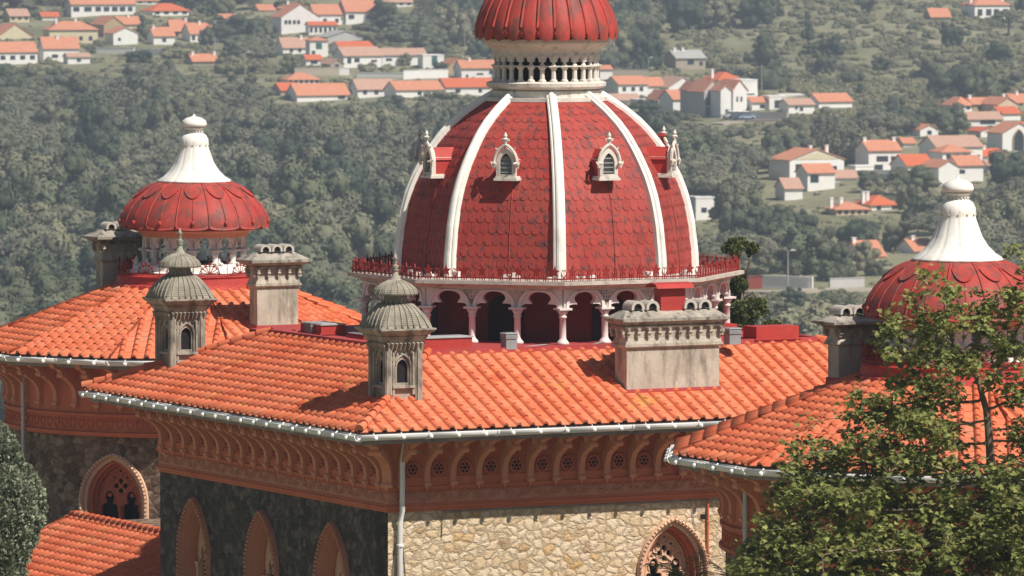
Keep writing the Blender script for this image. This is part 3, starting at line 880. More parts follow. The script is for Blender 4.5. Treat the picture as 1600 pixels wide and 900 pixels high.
# thin lamp-like iron arm and guy wire on the right panel
mb = MB()
a = -pi/4 + pi/4 + 0.0
def onpanel(a, px, py):    # point on panel with normal angle a seen at pixel
    for i in range(400):
        z = tab[0][0] + (tab[-1][0]-tab[0][0])*i/399
    return None
n_ = Vector((cos(0), sin(0), 0)); t_ = Vector((0, 1, 0))
def panpt(k, s_, y, o):
    z = zc(y)
    for (z0, r0), (z1, r1) in zip(tab, tab[1:]):
        if z0 <= z <= z1: r_ = r0 + (r1-r0)*(z-z0)/(z1-z0)
    a = k*pi/4; n_ = Vector((cos(a), sin(a), 0)); t_ = Vector((-sin(a), cos(a), 0))
    return n_*(r_*cos(pi/8) + o) + t_*s_ + Vector((0,0,z))
mb.tube([panpt(0, -.98, 214, .34), panpt(0, -.90, 230, .30), panpt(0, -.55, 268, .10)], .035, 6)
mb.X = Matrix.Translation(panpt(0, -.98, 213, .34)); mb.lathe([(.02, .08), (.10, .05), (.17, 0), (.15, -.03)], 12); mb.X = None
mb.build('floodlight', M['rail'], palace)
mb = MB(); mb.tube([panpt(0, -.55, 268, .12), panpt(0, .55, 330, .30), panpt(0, 1.35, 408, .30)], .014, 4); mb.build('guy_wire', M['white'], palace)

# lantern
def px2(y): return zc(y)
mb = MB()
c16 = 32
prof = [(1.30, zc(152)), (1.42, zc(152)), (1.42, zc(141)), (1.36, zc(139)), (1.48, zc(137)), (1.56, zc(134)), (1.57, zc(128.5)), (1.47, zc(126.5)), (1.40, zc(126)), (.9, zc(126))]
mb.lathe(prof, 32, cap=False)
mb.rings([[(x, y, z) for x, y in oct_pts(R)] for R, z in ((1.62, zc(158)), (1.66, zc(157)), (1.66, zc(151)), (1.38, zc(150.5)))], True)
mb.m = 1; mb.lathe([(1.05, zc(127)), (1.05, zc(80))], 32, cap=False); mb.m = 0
mb.s = False
mb.lathe([(1.0, zc(85)), (1.37, zc(85)), (1.38, zc(80)), (1.41, zc(78)), (1.44, zc(75)), (1.52, zc(72)), (1.60, zc(69)), (1.64, zc(66)), (1.64, zc(60)), (1.2, zc(59))], 32, cap=False)
lan = mb.build('lantern', [M['lantern'], M['dark']], palace)
def colonette():
    mb = MB(); h1 = zc(103) - zc(126); h2 = zc(85) - zc(103)
    mb.lathe([(.10, 0), (.10, .04), (.065, .07), (.06, h1-.08), (.10, h1-.03), (.115, h1)], 8)
    mb.box(-.12, .12, -.155, .155, h1+.002, h1+.035)
    mb.lathe([(.075, h1+.037), (.045, h1+.09), (.045, h1+h2-.16), (.085, h1+h2-.10), (.10, h1+h2)], 8)
    # half arches left and right
    for s_ in (-1, 1):
        pts = [(0, h1+h2), (s_*.16, h1+h2), (s_*.16, h1+h2-.02), (s_*.125, h1+h2-.055), (s_*.095, h1+h2-.11), (s_*.088, h1+h2-.17), (0, h1+h2-.17)]
        mb.extrude(pts, [], lambda x, z, d: (d, x, z), -.05, .05)
    return mb.mesh('colonette', M['lantern'])
CO = colonette()
for k in range(28):
    a = 2*pi*(k+.5)/28; inst('colonette', CO, lan, (1.31*cos(a), 1.31*sin(a), zc(126)), a)
# fluted red cap
def fluted_cap(prof, gores, depth, hem):
    mb = MB(); mb.s = True; seg = 10; n = gores*seg; rs = []
    for i, (r, z) in enumerate(prof):
        ring = []
        for j in range(n):
            x = (j % seg)/seg*2 - 1
            mod = 1 + depth*(1 - abs(x)**3.5) 
            zz = z - (hem*(1 - abs(x))**.6 if i == 0 else (hem*.4*(1-abs(x)) if i == 1 else 0))
            ring.append((r*mod*cos(2*pi*j/n), r*mod*sin(2*pi*j/n), zz))
        rs.append(ring)
    mb.rings(rs, True); 
    for g in range(gores):      # raised seams
        a = 2*pi*g/gores
        mb.tube([(r*1.012*cos(a), r*1.012*sin(a), z+.01) for r, z in prof], .042, 5)
    return mb
cp = [(1.80, zc(56)), (1.82, zc(50)), (1.80, zc(40)), (1.74, zc(28)), (1.64, zc(12)), (1.50, zc(-4)), (1.28, zc(-20)), (1.0, zc(-34)), (.62, zc(-47)), (.25, zc(-56)), (.08, zc(-60))]
fc = fluted_cap(cp, 26, .026, .11)
fc.s = False; fc.lathe([(1.83, zc(57)), (1.2, zc(59))], 40, cap=False)
lr = fc.build('lantern_roof', M['cap'], lan)
mb = MB(); mb.s = True; mb.lathe([(.3, zc(-54)), (.12, zc(-64)), (.16, zc(-72)), (.10, zc(-80)), (.14, zc(-92)), (.02, zc(-112))], 12); mb.build('finial', M['white'], lan)

# =================================================================== side towers with round red turrets
def tile_cone(mb, R0, z0, R1, z1, n, ph, seed):
    for k in range(n):
        a, b = ph + 2*pi*k/n, ph + 2*pi*(k+1)/n
        tile_slope(mb, (R0*cos(a), R0*sin(a), z0), (R0*cos(b), R0*sin(b), z0), (R1*cos(b), R1*sin(b), z1), (R1*cos(a), R1*sin(a), z1), seed=seed+k)
TR, TWR = 6.75, 5.40
def rot_window_fn(th, R):
    n = (cos(th), sin(th)); t = (-sin(th), cos(th))
    return lambda x, z, d: (n[0]*(R+d) + t[0]*x, n[1]*(R+d) + t[1]*x, z)
PETAL = None
def tower(vc, win_th, seed, tz=0.0):
    base = Vector((0, vc, 0)); zg = -12.75
    # wall
    mb = MB(); N = 72; half = radians(13.6); za = -15.52
    for i in range(N):
        a, b = 2*pi*i/N, 2*pi*(i+1)/N
        pa = ((a+b)/2 - win_th + pi) % (2*pi) - pi
        pts = [(TWR*cos(a), TWR*sin(a)), (TWR*cos(b), TWR*sin(b))]
        if win_th is not None and abs(pa) < half: continue
        mb.poly([(*pts[0], GZ), (*pts[1], GZ), (*pts[1], -14.0), (*pts[0], -14.0)])
    if win_th is not None:
        k = math.ceil(half/(2*pi/N))
        hh = TWR*sin(half) + .20; Rf = TWR*cos(half)
        fn = rot_window_fn(win_th, Rf)
        mb.extrude([(-hh, GZ), (hh, GZ), (hh, -14.3), (-hh, -14.3)], [arch_pts(.98, za - 1.35, za - .12, za - 2.35)], fn, .0, -.7)
        mb.extrude([(-hh, -14.3), (hh, -14.3), (hh, -14.0), (-hh, -14.0)], [], fn, -.01, -.5)
    t = mb.build('tower_wall', M['rubble_tower'], palace, base); recalc(t)
    if win_th is not None:
        wn = make_window(lambda x, z, d: tuple(Vector(fn(x, z, d)) + base), za, 1.08, 1.40, za - 2.25, palace, False, 'plaster')
    # cornice
    mb = MB(); mb.s = False
    q = -15.05
    prof = [(TWR-.1, q), (TWR+.10, q), (TWR+.16, q+.05), (TWR+.16, q+.12), (TWR+.06, q+.14), (TWR+.06, q+.55), (TWR+.14, q+.57), (TWR+.14, q+.64), (TWR+.05, q+.66), (TWR+.05, q+1.15), (TWR+.03, q+1.55), (TWR+.2, q+1.9), (TWR+.6, q+2.08), (TR-.12, q+2.12)]
    mb.lathe(prof, 72, cap=False)
    nh = 110                              # heart-shaped relief
    for i in range(nh):
        a = 2*pi*i/nh; R = TWR + .075
        cx = R*a
        def P(dx, z): return ((R)*cos(a + dx/R), R*sin(a + dx/R), z)
        for s_ in (-1, 1):
            mb.tube([P(0, q+.20), P(s_*.08, q+.30), P(s_*.12, q+.42), P(s_*.07, q+.49), P(s_*.02, q+.42)], .016, 4)
    co = mb.build('tower_cornice', M['plaster'], palace, base)
    nb = 46
    for i in range(nb):
        a = 2*pi*(i+.5)/nb
        inst('bracket', BR, co, (TWR*cos(a)*1.004, TWR*sin(a)*1.004, -14.10), a + pi/2)
    # roof
    mb = MB(); ph = radians(-90 + 15)
    tile_cone(mb, TR, zg+.04, 2.28, -11.0, 12, ph, seed)
    rf = mb.build('tower_roof', M['tile'], palace, base)
    mb = MB(); mb.lathe([(TR-.1, zg-.30), (TR-.04, zg-.28), (TR-.04, zg-.05), (TR-.1, zg-.02), (2.25, -11.06)], 12, ph=ph, cap=False)
    mb.lathe([(TR-.14, zg-.24), (TWR-.2, zg-.24)], 12, ph=ph, cap=False)
    mb.build('fascia_board', M['fascia'], rf)
    g = gutter('gutter', [((TR+.08)*cos(ph+2*pi*k/12) , (TR+.08)*sin(ph+2*pi*k/12), zg-.06) for k in range(12)], True, M['gutterwhite'], palace)
    g.location = base
    # red ring and white drum
    mb = MB(); mb.s = False
    Z = lambda k: k + tz
    mb.lathe([(2.42, -11.12), (2.36, -10.96), (2.28, -10.93), (2.24, -10.74), (2.28, -10.70), (2.18, -10.66), (1.5, -10.62)], 48, cap=False)
    ring = mb.build('turret_base', M['redpaint'], palace, base)
    crm = ring_crest(); DZ = tz
    for k in range(14):
        a = 2*pi*k/14; inst('railing', crm, ring, (2.18*cos(a), 2.18*sin(a), -10.66), a - pi/2)
    mb = MB(); mb.lathe([(1.95, -10.70), (1.95, -10.52), (1.80, -10.48), (1.78, -10.36), (1.66, -10.30), (1.15, -10.30)], 48, cap=False)
    dr = mb.build('turret_drum', M['white'], palace, base + Vector((0,0,tz)))
    for k in range(14):
        a = 2*pi*(k+.5)/14
        inst('column', TCM, dr, (1.45*cos(a), 1.45*sin(a), -10.30), a)
        inst('turret_arch', TAM, dr, (1.45*cos(pi/14)*cos(a+pi/14), 1.45*cos(pi/14)*sin(a+pi/14), -10.30), a + pi/14 - pi/2)
        if k % 2 == 0:
            pass
        inst('carved_leaf', LEAFM, dr, (1.72*cos(a), 1.72*sin(a), -10.33), a)
    mb = MB(); mb.lathe([(1.25, -9.52), (1.52, -9.52), (1.56, -9.46), (1.60, -9.40), (1.80, -9.33), (1.95, -9.31)], 42, cap=False)
    mb.build('turret_cornice', M['plaster_band'], dr)
    # petal cap
    prof = [(2.09, -9.30), (2.11, -9.18), (2.08, -9.0), (2.0, -8.80), (1.84, -8.55), (1.62, -8.32), (1.38, -8.12), (1.15, -8.0), (.95, -7.95)]
    mb = MB(); G = 14; seg = 12; mb.s = True
    def at(t):
        s_ = t*(len(prof)-1); i = min(int(s_), len(prof)-2); f_ = s_ - i
        return (prof[i][0] + (prof[i+1][0]-prof[i][0])*f_, prof[i][1] + (prof[i+1][1]-prof[i][1])*f_)
    mb.lathe([(r*.975, z) for r, z in prof], 84, cap=False)
    def shell(off, t0f, t1f, bulge=.02, nt=12):
        rs = []
        for g_ in range(G):
            for j in range(seg):
                x = -1 + 2*j/(seg-1); a = 2*pi*(g_ + (x+1)/2*.985)/G
                ids = []
                for i in range(nt+1):
                    t_ = t0f(x) + (t1f(x) - t0f(x))*i/nt
                    r, z = at(max(0, min(1, t_))); k = 1 + off/2.0 + bulge*(1 - x*x)
                    ids.append(mb.vert((r*k*cos(a), r*k*sin(a), z - (.0))))
                rs.append(ids)
            for j in range(seg-1):
                A, B = rs[-seg+j], rs[-seg+j+1]
                for i in range(nt): mb.face((A[i], B[i], B[i+1], A[i+1]))
                # thickness at the hem
                def inner(id_): 
                    p = Vector(mb.v[id_]); q_ = p.copy(); q_.x *= .955; q_.y *= .955; return mb.vert(q_)
                mb.s = False; mb.face((A[0], B[0], inner(B[0]), inner(A[0]))); mb.s = True
    shell(.05, lambda x: .035 + .075*(1 if abs(x) > .92 else (1-abs(x))**.5*-.6 + .5 + (.5*abs(x)**6)), lambda x: 1.0, .016)
    shell(.13, lambda x: 1 - .40*sqrt(max(0, 1 - x*x)) , lambda x: 1.0, .012, 6)
    for g_ in range(G):
        a = 2*pi*(g_+.5)/G; a2 = 2*pi*g_/G
        mb.tube([(at(t_)[0]*1.045*cos(a), at(t_)[0]*1.045*sin(a), at(t_)[1]) for t_ in (.22, .35, .48, .62)], .018, 4)
        r_, z_ = at(.2); mb.sphere((r_*1.05*cos(a), r_*1.05*sin(a), z_), .06, 7, 5, 1.3)
        mb.tube([(at(t_)[0]*1.03*cos(a2), at(t_)[0]*1.03*sin(a2), at(t_)[1]) for t_ in (.03, .15, .3, .45, .6, .75, .9, 1)], .028, 5)
    cp_ = mb.build('turret_dome', M['cap'], palace, base + Vector((0,0,tz)))
    # white spire
    sp = [(1.02, -7.97), (1.08, -7.94), (1.06, -7.90), (.90, -7.80), (.72, -7.62), (.58, -7.40), (.49, -7.15), (.43, -6.98), (.42, -6.90), (.43, -6.86), (.415, -6.72), (.35, -6.60), (.25, -6.54), (.22, -6.52), (.22, -6.45), (.27, -6.43), (.31, -6.40), (.30, -6.38), (.26, -6.37), (.36, -6.34), (.375, -6.28), (.34, -6.18), (.22, -6.10), (.06, -6.06), (.03, -6.02), (.005, -5.98)]
    mb = MB(); mb.s = True
    mb.lathe(sp, 96, rmod=lambda a, k: (1 - .035*(1-abs(sin(6*a)))**5) if 1 <= k <= 9 else 1.0, cap=False)
    mb.m = 1
    for k in range(12):
        a = 2*pi*k/12; mb.sphere((.425*cos(a), .425*sin(a), -6.89), .026, 6, 4)
    mb.m = 0
    for k in range(18):
        a = 2*pi*k/18; mb.tube([(.25*cos(a), .25*sin(a), -6.53), (.26*cos(a), .26*sin(a), -6.46)], .025, 4, .008)
    mb.build('spire', [M['white'], M['cement']], cp_)
    return base
M['rubble_tower'] = rubble('brown_rubble_stone', [(0.0, (.12,.075,.05)), (.3, (.20,.135,.095)), (.7, (.28,.20,.145)), (1.0, (.40,.30,.22))], (.10,.065,.05), 3.8)
def _tc():
    mb = MB(); mb.s = True
    mb.lathe([(.13, 0), (.13, .05), (.085, .08), (.085, .26), (.115, .28), (.09, .31), (.14, .38)], 10); mb.s = False
    mb.box(-.17, .17, -.17, .17, .38, .42); return mb.mesh('column', M['trim'])
TCM = _tc()
def _ta():
    mb = MB(); bw = 2*1.45*sin(pi/14); w = bw/2 - .09; zs, zt = .42, .84
    za = .78
    op = trefoil_arch(w, zs - .02, za, zs - .021, 0, 14)
    mb.extrude([(-bw/2, zs)] + [(x, max(z, zs)) for x, z in op[1:-1]] + [(bw/2, zs), (bw/2, zt), (-bw/2, zt)], [], lambda x, z, d: (x, d, z), -.08, .05)
    h = arch_pts(bw/2 - .01, zs, zt - .01, zs, 8)
    mb.tube([(x, .065, z) for x, z in h], .028, 5)
    return mb.mesh('turret_arch', M['trim'])
TAM = _ta()
def _leaf():
    mb = MB()
    for (y, z, r) in ((0, .10, .06), (-.08, .05, .055), (.08, .05, .055), (0, .18, .035)): mb.sphere((0, y, z), r, 7, 5)
    return mb.mesh('carved_leaf', M['white'])
LEAFM = _leaf()
_rc = {}
def ring_crest():
    if 'm' in _rc: return _rc['m']
    L = 2*2.18*sin(pi/14); mb = MB(); t = .012
    mb.box(-L/2, L/2, -t, t, .03, .06); mb.box(-L/2, L/2, -t, t, -.03, 0)
    for k in range(7):      # fan
        a = pi*(k+.5)/7; r = .30*(.8+.2*sin(a))
        mb.tube([(0, 0, .05), (r*.55*cos(a), 0, .05 + r*.5*sin(a)), (r*.95*cos(a)*1.1, 0, .05 + r*1.0*sin(a))], .014, 4)
        c = (r*cos(a)*1.05, .05 + r*1.0*sin(a))
        mb.tube([(c[0] + .035*cos(b), 0, c[1] + .035*sin(b)) for b in [2*pi*i/6 for i in range(7)]], .013, 4)
    mb.tube([(.30*cos(pi*i/10), 0, .05 + .24*sin(pi*i/10)) for i in range(11)], .014, 4)
    mb.tube([(L/2, 0, 0), (L/2, 0, .44)], .016, 4, .008); mb.sphere((L/2, 0, .40), .035, 6, 4, 1.5)
    mb.tube([(0, 0, .05), (0, 0, .42)], .013, 4, .006)
    _rc['m'] = mb.mesh('railing', M['rail']); return _rc['m']
TVL, TVR = 22.03, -20.72
tower(TVL, radians(-117.3 - 23), 100, -.08)
tower(TVR, None if False else radians(60), 200, -.34)
# downpipes of the side towers
def tower_pipe(vc, th):
    R = TWR + .2; c, s_ = cos(th), sin(th)
    pipe([((R+.1)*c, vc + (R+.1)*s_, -12.98), (R*c, vc + R*s_, -13.4), (R*c, vc + R*s_, -13.8), (R*c, vc + R*s_, -13.81), (R*c, vc + R*s_, GZ)], .055, 'zinc')
tower_pipe(TVL, radians(-117.3 - math.degrees(math.asin(260/54/5.65))))
tower_pipe(TVR, radians(-117.3 - math.degrees(math.asin(340/67/5.65))))

# low gallery wing between the left tower and the main block
pa = atZ(240, 828, -17.25); 
def loc(p): 
    d = Vector((p[0]-DC[0], p[1]-DC[1])); return (d.x*cos(A0)+d.y*sin(A0), -d.x*sin(A0)+d.y*cos(A0))
ua, va = loc(pa); ub, vb = loc(atZ(140, 811, -17.25))
print('wing', ua, va, ub, vb)
mb = MB(); tile_slope(mb, (ub-5.0, vb+1.2, -19.3), (ub-5.0, WV1, -19.3), (ub, WV1, -17.25), (ub, vb+1.2, -17.25), seed=77)
wg = mb.build('wing_roof', M['tile'], palace)
mb = MB(); hip_caps(mb, (ub-.02, WV1, -17.25), (ub-.02, vb+1.2, -17.25), r=.09); mb.build('ridge', M['tile'], wg)
mb = MB(); mb.box(ub-4.5, ub+.1, WV1+.01, vb+1.0, GZ, -19.4); mb.box(ub-.1, ub+3.2, WV1+.01, TVL-4.5, GZ, -17.32); mb.build('wing_wall', M['rubble_tower'], palace)
mb = MB(); mb.box(-3, 3, TVR+4.5, WV0-.01, GZ, -17.3); mb.build('wing_wall', M['rubble_tower'], palace)

# =================================================================== chimneys
def chimney(c, w, d, h, pots=3, capo=.40, hood=False):
    """slab chimney; c = (u, v, zbase) centre of the shaft at the roof, w along u, d along v"""
    mb = MB(); zt = h
    mb.frustum(w, d, -1.2, w, d, h*.52)
    mb.frustum(w+.10, d+.10, h*.525, w+.16, d+.16, h*.545); mb.frustum(w+.16, d+.16, h*.547, w+.16, d+.16, h*.575); mb.frustum(w+.10, d+.10, h*.577, w+.02, d+.02, h*.66)
    mb.frustum(w+.02, d+.02, h*.662, w+.04, d+.04, h*.78)
    ch = mb.build('chimney', M['cement'], palace, c)
    mb = MB()
    mb.frustum(w+.16, d+.16, h*.782, w+.22, d+.22, h*.81); mb.frustum(w+.14, d+.14, h*.812, w+capo-.06, d+capo-.06, h*.865)
    mb.frustum(w+capo, d+capo, h*.867, w+capo, d+capo, h*.90); mb.frustum(w+capo-.04, d+capo-.04, h*.902, w-.12, d*.42, h*1.0)
    mb.build('chimney_cap', M['capstone'], ch)
    mb = MB()      # little corbels round the neck, standing clear of the shaft
    n = max(3, int(w/.27)); 
    def corb(x, y, ax):
        mb.X = Matrix.Translation((x, y, 0)) @ Matrix.Rotation(ax, 4, 'Z')
        mb.frustum(.07, .10, h*.665, .07, .12, h*.71, 0, 0); mb.tube([(-.045, -.06, h*.72), (.045, -.06, h*.72)], .035, 6); mb.frustum(.05, .16, h*.735, .08, .20, h*.782); mb.X = None
    for i in range(n+1):
        x = -w/2 + i*w/n; corb(x, -d/2-.05, 0); corb(x, d/2+.05, pi)
    m = max(1, int(d/.27))
    for i in range(m+1):
        y = -d/2 + i*d/m; corb(-w/2-.05, y, -pi/2); corb(w/2+.05, y, pi/2)
    mb.build('corbel_row', M['cement'], ch)
    # clay half-pipe pots lying across the cap
    mp = MB(); mp.s = True; r = .185 if hood else .165; L = .50
    o = [(r*cos(a), r*sin(a)) for a in [pi*k/10 - .25 for k in range(0, 13)] if a < pi + .3]
    o = [(r*cos(a), r*sin(a)) for a in [-.3 + (pi+.6)*k/12 for k in range(13)]]
    i_ = [(x*.62, z*.62) for x, z in reversed(o)]
    full = o + i_
    for (y0, y1) in ((-L/2, L/2),):
        mp.s = False
        mp.rings([[(x, y, z) for x, z in full] for y in (-L/2, L/2)], True, True, True)
    mp.m = 1; mp.poly([(x*.7, -L/2+.06, z*.7) for x, z in o])
    pm = mp.mesh('chimney_pot', [M['ledgestone'], M['dark']])
    step = .36
    for k in range(pots):
        x = (k - (pots-1)/2)*step
        if hood: x = (-w/2 + .36 + k*.42) if k < pots//2 else (w/2 - .36 - (pots-1-k)*.42)
        inst('chimney_pot', pm, ch, (x, 0, h*1.0 + .06), 0)
    if hood:
        mb = MB(); mb.box(-.28, .42, -.18, .18, h*.98, h*1.0+.52)
        hd = mb.build('metal_flue', M['redpaint'], ch)
        mb = MB(); rs = []
        for x in (-.46, .60):
            rs.append([(x, y, z) for y, z in [(-.34, .54), (-.22, .64), (0, .68), (.22, .64), (.34, .54), (.22, .62), (0, .66), (-.22, .62)]])
        rs = [[(x, y, z + h*1.0) for x, y, z in r_] for r_ in rs]
        mb.rings(rs, True, True, True); mb.build('flue_hood', M['redpaint'], hd)
    mb = MB(); mb.frustum(w+.16, d+.16, -.9, w+.07, d+.07, .02); fl = mb.build('flashing', M['flash'], ch)
    fl.scale = (1, 1, 1)
    return ch
def roofz(v): return ZG + (v - VF)*(ZD - ZG)/(vF - VF)
chimney((-.40, -7.65+.33, -12.13), 2.64, .62, 1.98, 4, hood=True)

# on the towers
def coneZ(r): return -12.71 + (TR - r)*(1.71/4.47)
def tower_chimney(px, yb, Y, w=1.28, d=.5, h=2.05, pots=3):
    p = atY(px, yb, Y); u, v = loc(p); return chimney((u, v, p.z), w, d, h, pots, .60)
tower_chimney(428, 508, 190.4, h=2.08)
tower_chimney(187, 462, 196.6, h=1.95)
tower_chimney(1335, 590, 158.6, w=1.15, h=1.50)

# =================================================================== vent turrets with double domes
def vent(c, s=1.0):
    w = .93; d = .93; mb = MB(); H = 1.62
    # shaft with arched niche on the two seen faces
    hole = arch_pts(.15, .86, 1.04, .48, 8)
    for (ax, nx) in ((0, 0), (pi/2, 1), (pi, 0), (-pi/2, 1)):
        mb.X = Matrix.Rotation(ax, 4, 'Z')
        mb.extrude([(-w/2, -1.2), (w/2, -1.2), (w/2, H), (-w/2, H)], [hole], lambda x, z, dd: (x, -w/2 + .08 - dd, z), .0, -.08 + .02)
        # pilasters, hood
        for s_ in (-1, 1):
            mb.box(s_*w/2*.98 - .05, s_*w/2*.98 + .05, -w/2-.02, -w/2+.10, -1.2, 1.50)
            mb.box(s_*.27 - .025, s_*.27 + .025, -w/2-.0, -w/2+.09, .2, 1.22)
        mb.tube([(x, -w/2+.05, z) for x, z in arch_pts(.21, .86, 1.16, .40, 8)], .028, 5)
        mb.tube([(x, -w/2+.03, z) for x, z in arch_pts(.32, .95, 1.36, .2, 8)], .022, 5)
        mb.box(-.30, .30, -w/2-.03, -w/2+.08, .36, .42)
    mb.X = None
    # flared head
    for w0, z0, w1, z1 in ((w, 1.30, w+.05, 1.42), (w+.05, 1.422, w+.28, 1.60), (w+.24, 1.602, w+.46, 1.70), (w+.50, 1.702, w+.56, 1.75), (w+.58, 1.752, w+.58, 1.79)):
        mb.frustum(w0, w0, z0, w1, w1, z1)
    # pendants under the head
    n = 4
    for ax in range(4):
        mb.X = Matrix.Rotation(ax*pi/2, 4, 'Z')
        for k in range(-n, n+1):
            mb.tube([(k*.115, -w/2-.04, 1.26), (k*.115, -w/2-.09, 1.44)], .012, 5, .045)
    mb.X = None
    sh = mb.build('vent_turret', M['ventstone'], palace, c); recalc(sh)
    mb = MB(); mb.box(-w/2+.16, w/2-.16, -w/2+.16, w/2-.16, .2, 1.3); mb.build('dark_opening', M['dark'], sh)
    # lower dome: square plan easing to round
    mb = MB(); mb.s = True
    prof = [(.715, 1.79), (.705, 1.92), (.67, 2.06), (.615, 2.20), (.54, 2.33), (.44, 2.44), (.32, 2.51)]
    def sq(a, k): 
        f_ = max(0, 1 - k/5.0); m = 1/max(abs(cos(a)), abs(sin(a))); return 1 + (min(m, 1.36) - 1)*f_*.92
    N = 56
    mb.lathe(prof, N, rmod=sq, cap=False)
    for j in range(28):
        a = 2*pi*j/28
        mb.tube([(r*1.012*sq(a, k)*cos(a), r*1.012*sq(a, k)*sin(a), z) for k, (r, z) in enumerate(prof)], .027, 4)
    for k in range(3, 30):     # horizontal leaf courses
        t_ = k/30*(len(prof)-1); i = min(int(t_), len(prof)-2); f_ = t_-i
        r = prof[i][0]+(prof[i+1][0]-prof[i][0])*f_; z = prof[i][1]+(prof[i+1][1]-prof[i][1])*f_
        ring = []
        if k % 2: continue
        mb.tube([(r*1.006*sq(a, t_)*cos(a), r*1.006*sq(a, t_)*sin(a), z) for a in [2*pi*j/56 for j in range(57)]], .008, 3, cap=False)
    mb.build('lower_dome', M['domelead'], sh)
    mb = MB()
    mb.lathe([(.33, 2.50), (.30, 2.56), (.28, 2.78)], 20, cap=False)
    for k in range(16):
        a = 2*pi*k/16; mb.poly([(.335*cos(a-.17), .335*sin(a-.17), 2.50), (.335*cos(a+.17), .335*sin(a+.17), 2.50), (.35*cos(a), .35*sin(a), 2.64)])
    mb.s = True
    p2 = [(.40, 2.74), (.545, 2.75), (.54, 2.82), (.49, 2.94), (.38, 3.05), (.25, 3.13), (.16, 3.18), (.11, 3.25), (.075, 3.36), (.06, 3.46)]
    mb.lathe(p2, 40, cap=False)
    for j in range(20):
        a = 2*pi*j/20; mb.tube([(r*1.015*cos(a), r*1.015*sin(a), z) for r, z in p2[1:7]], .015, 4)
    for z in (2.80, 2.86, 2.92, 2.98, 3.03): 
        for (ra, za), (rb, zb) in zip(p2[1:], p2[2:]):
            if za <= z <= zb:
                r = ra + (rb-ra)*(z-za)/(zb-za); mb.tube([(r*cos(a), r*sin(a), z) for a in [2*pi*j/28 for j in range(29)]], .009, 3, cap=False)
    mb.build('upper_dome', M['domelead'], sh)
    mb = MB(); mb.s = True
    mb.lathe([(.06, 3.44), (.10, 3.48), (.05, 3.53), (.10, 3.58), (.05, 3.63), (.035, 3.68), (.06, 3.72), (.025, 3.76), (.075, 3.80), (.04, 3.88), (.004, 4.0)], 10, cap=False)
    mb.s = False
    for k in range(6):
        a = k*pi/3; mb.tube([(.03*cos(a), .03*sin(a), 3.78), (.10*cos(a), .10*sin(a), 3.84)], .018, 4, .006)
    mb.build('finial', M['domelead'], sh)
    mb = MB(); mb.frustum(w+.18, w+.18, -.9, w+.09, w+.09, .03); mb.build('flashing', M['flash'], sh)
    return sh
def restretch(o):
    for q in [o] + list(o.children):
        for v_ in q.data.vertices: v_.co.z = v_.co.z*1.03 if v_.co.z < 1.79 else 1.844 + (v_.co.z - 1.79)*.835
v1 = vent((-7.91, -7.12, -12.24)); restretch(v1)
v2 = vent((-7.88, 5.72, -12.18)); restretch(v2)

# =================================================================== things on the flat roof
def skylight(c, w, d, h, lid=True, rz=0, mat='redpaint'):
    mb = MB(); mb.frustum(w, d, 0, w, d, h); mb.box(-w/2-.05, w/2+.05, -d/2-.05, d/2+.05, .02, .06)
    o = mb.build('skylight', M[mat], palace, c, rz)
    if lid:
        mb = MB(); mb.frustum(w+.06, d+.06, h+.003, w+.06, d+.06, h+.03); mb.frustum(w-.1, d-.1, h+.032, w-.12, d-.12, h+.045)
        l = mb.build('skylight_lid', M['skyglass'], o)
    return o
def fp(px, py, z=ZD+.03): return loc(atZ(px, py, z))
u, v = fp(700, 547); skylight((u, v+.30, ZD+.03), 1.35, .62, .30, True)
u, v = fp(1228, 531); skylight((u-.3, v+.25, ZD+.03), 1.25, .7, .36, False)
u, v = fp(478, 521); skylight((-5.35, v-.4, ZD+.03), .7, 1.25, .26, True)
u, v = fp(1158, 513); skylight((3.7, -2.9, ZD+.03), .5, .5, .30, False)
def vbox(u, v, w=.36, h=.36, mat='greybox'):
    mb = MB(); mb.frustum(w*.9, w*.9, 0, w*.9, w*.9, h*.62); mb.frustum(w*1.02, w*1.02, h*.64, w*1.02, w*1.02, h*.72); mb.frustum(w*.95, w*.95, h*.73, w*.95, w*.95, h*.93); mb.frustum(w*1.04, w*1.04, h*.935, w*.9, w*.9, h)
    mb.build('roof_vent', M[mat], palace, (u, v, ZD+.03))
u, v = fp(798, 546); vbox(u, v+.1, .34, .42)
u, v = fp(1147, 538); vbox(u, v+.1, .36, .42)
u, v = fp(520, 524); vbox(-5.6, 2.3, .42, .32, 'fascia')
u, v = fp(560, 535); skylight((-5.1, .3, ZD+.03), .5, .9, .10, True)
# =================================================================== LAND
TP = [(-400, 6), (-60, -3), (0, -5), (60, -19), (120, -25.5), (170, -27), (230, -28), (400, -48), (700, -66), (950, -71), (1150, -69.5), (1300, -67), (1500, -63), (1700, -57), (1900, -48), (2050, -38), (2200, -27), (2400, -8), (2700, 25), (3300, 95), (4200, 190)]
def terr(X, Y):
    for (a, za), (b, zb) in zip(TP, TP[1:]):
        if Y <= b:
            t = max(0, (Y - a)/(b - a)); z = za + (zb - za)*t; break
    else: z = TP[-1][1]
    if Y > 350:
        k = min(1, (Y - 350)/500)
        z += k*(3.2*noise.noise((X/90, Y/170, 1.3)) + 1.5*noise.noise((X/30, Y/60, 7.7)))
        z += k*X*.006
    return z
def hit(px, py):
    r = ray(px, py); Y = 800.0; prev = 800.0
    while Y < 3400:
        t = Y/r[1]
        if r[2]*t <= terr(r[0]*t, Y): break
        Y += 6
    return Vector((r[0]*Y/r[1], Y, terr(r[0]*Y/r[1], Y)))
xs = list(np.linspace(-900, -260, 14)) + list(np.linspace(-250, 250, 81)) + list(np.linspace(260, 900, 14))
ys = list(np.linspace(-300, 900, 60)) + list(np.linspace(910, 2500, 200)) + list(np.linspace(2530, 4200, 40))
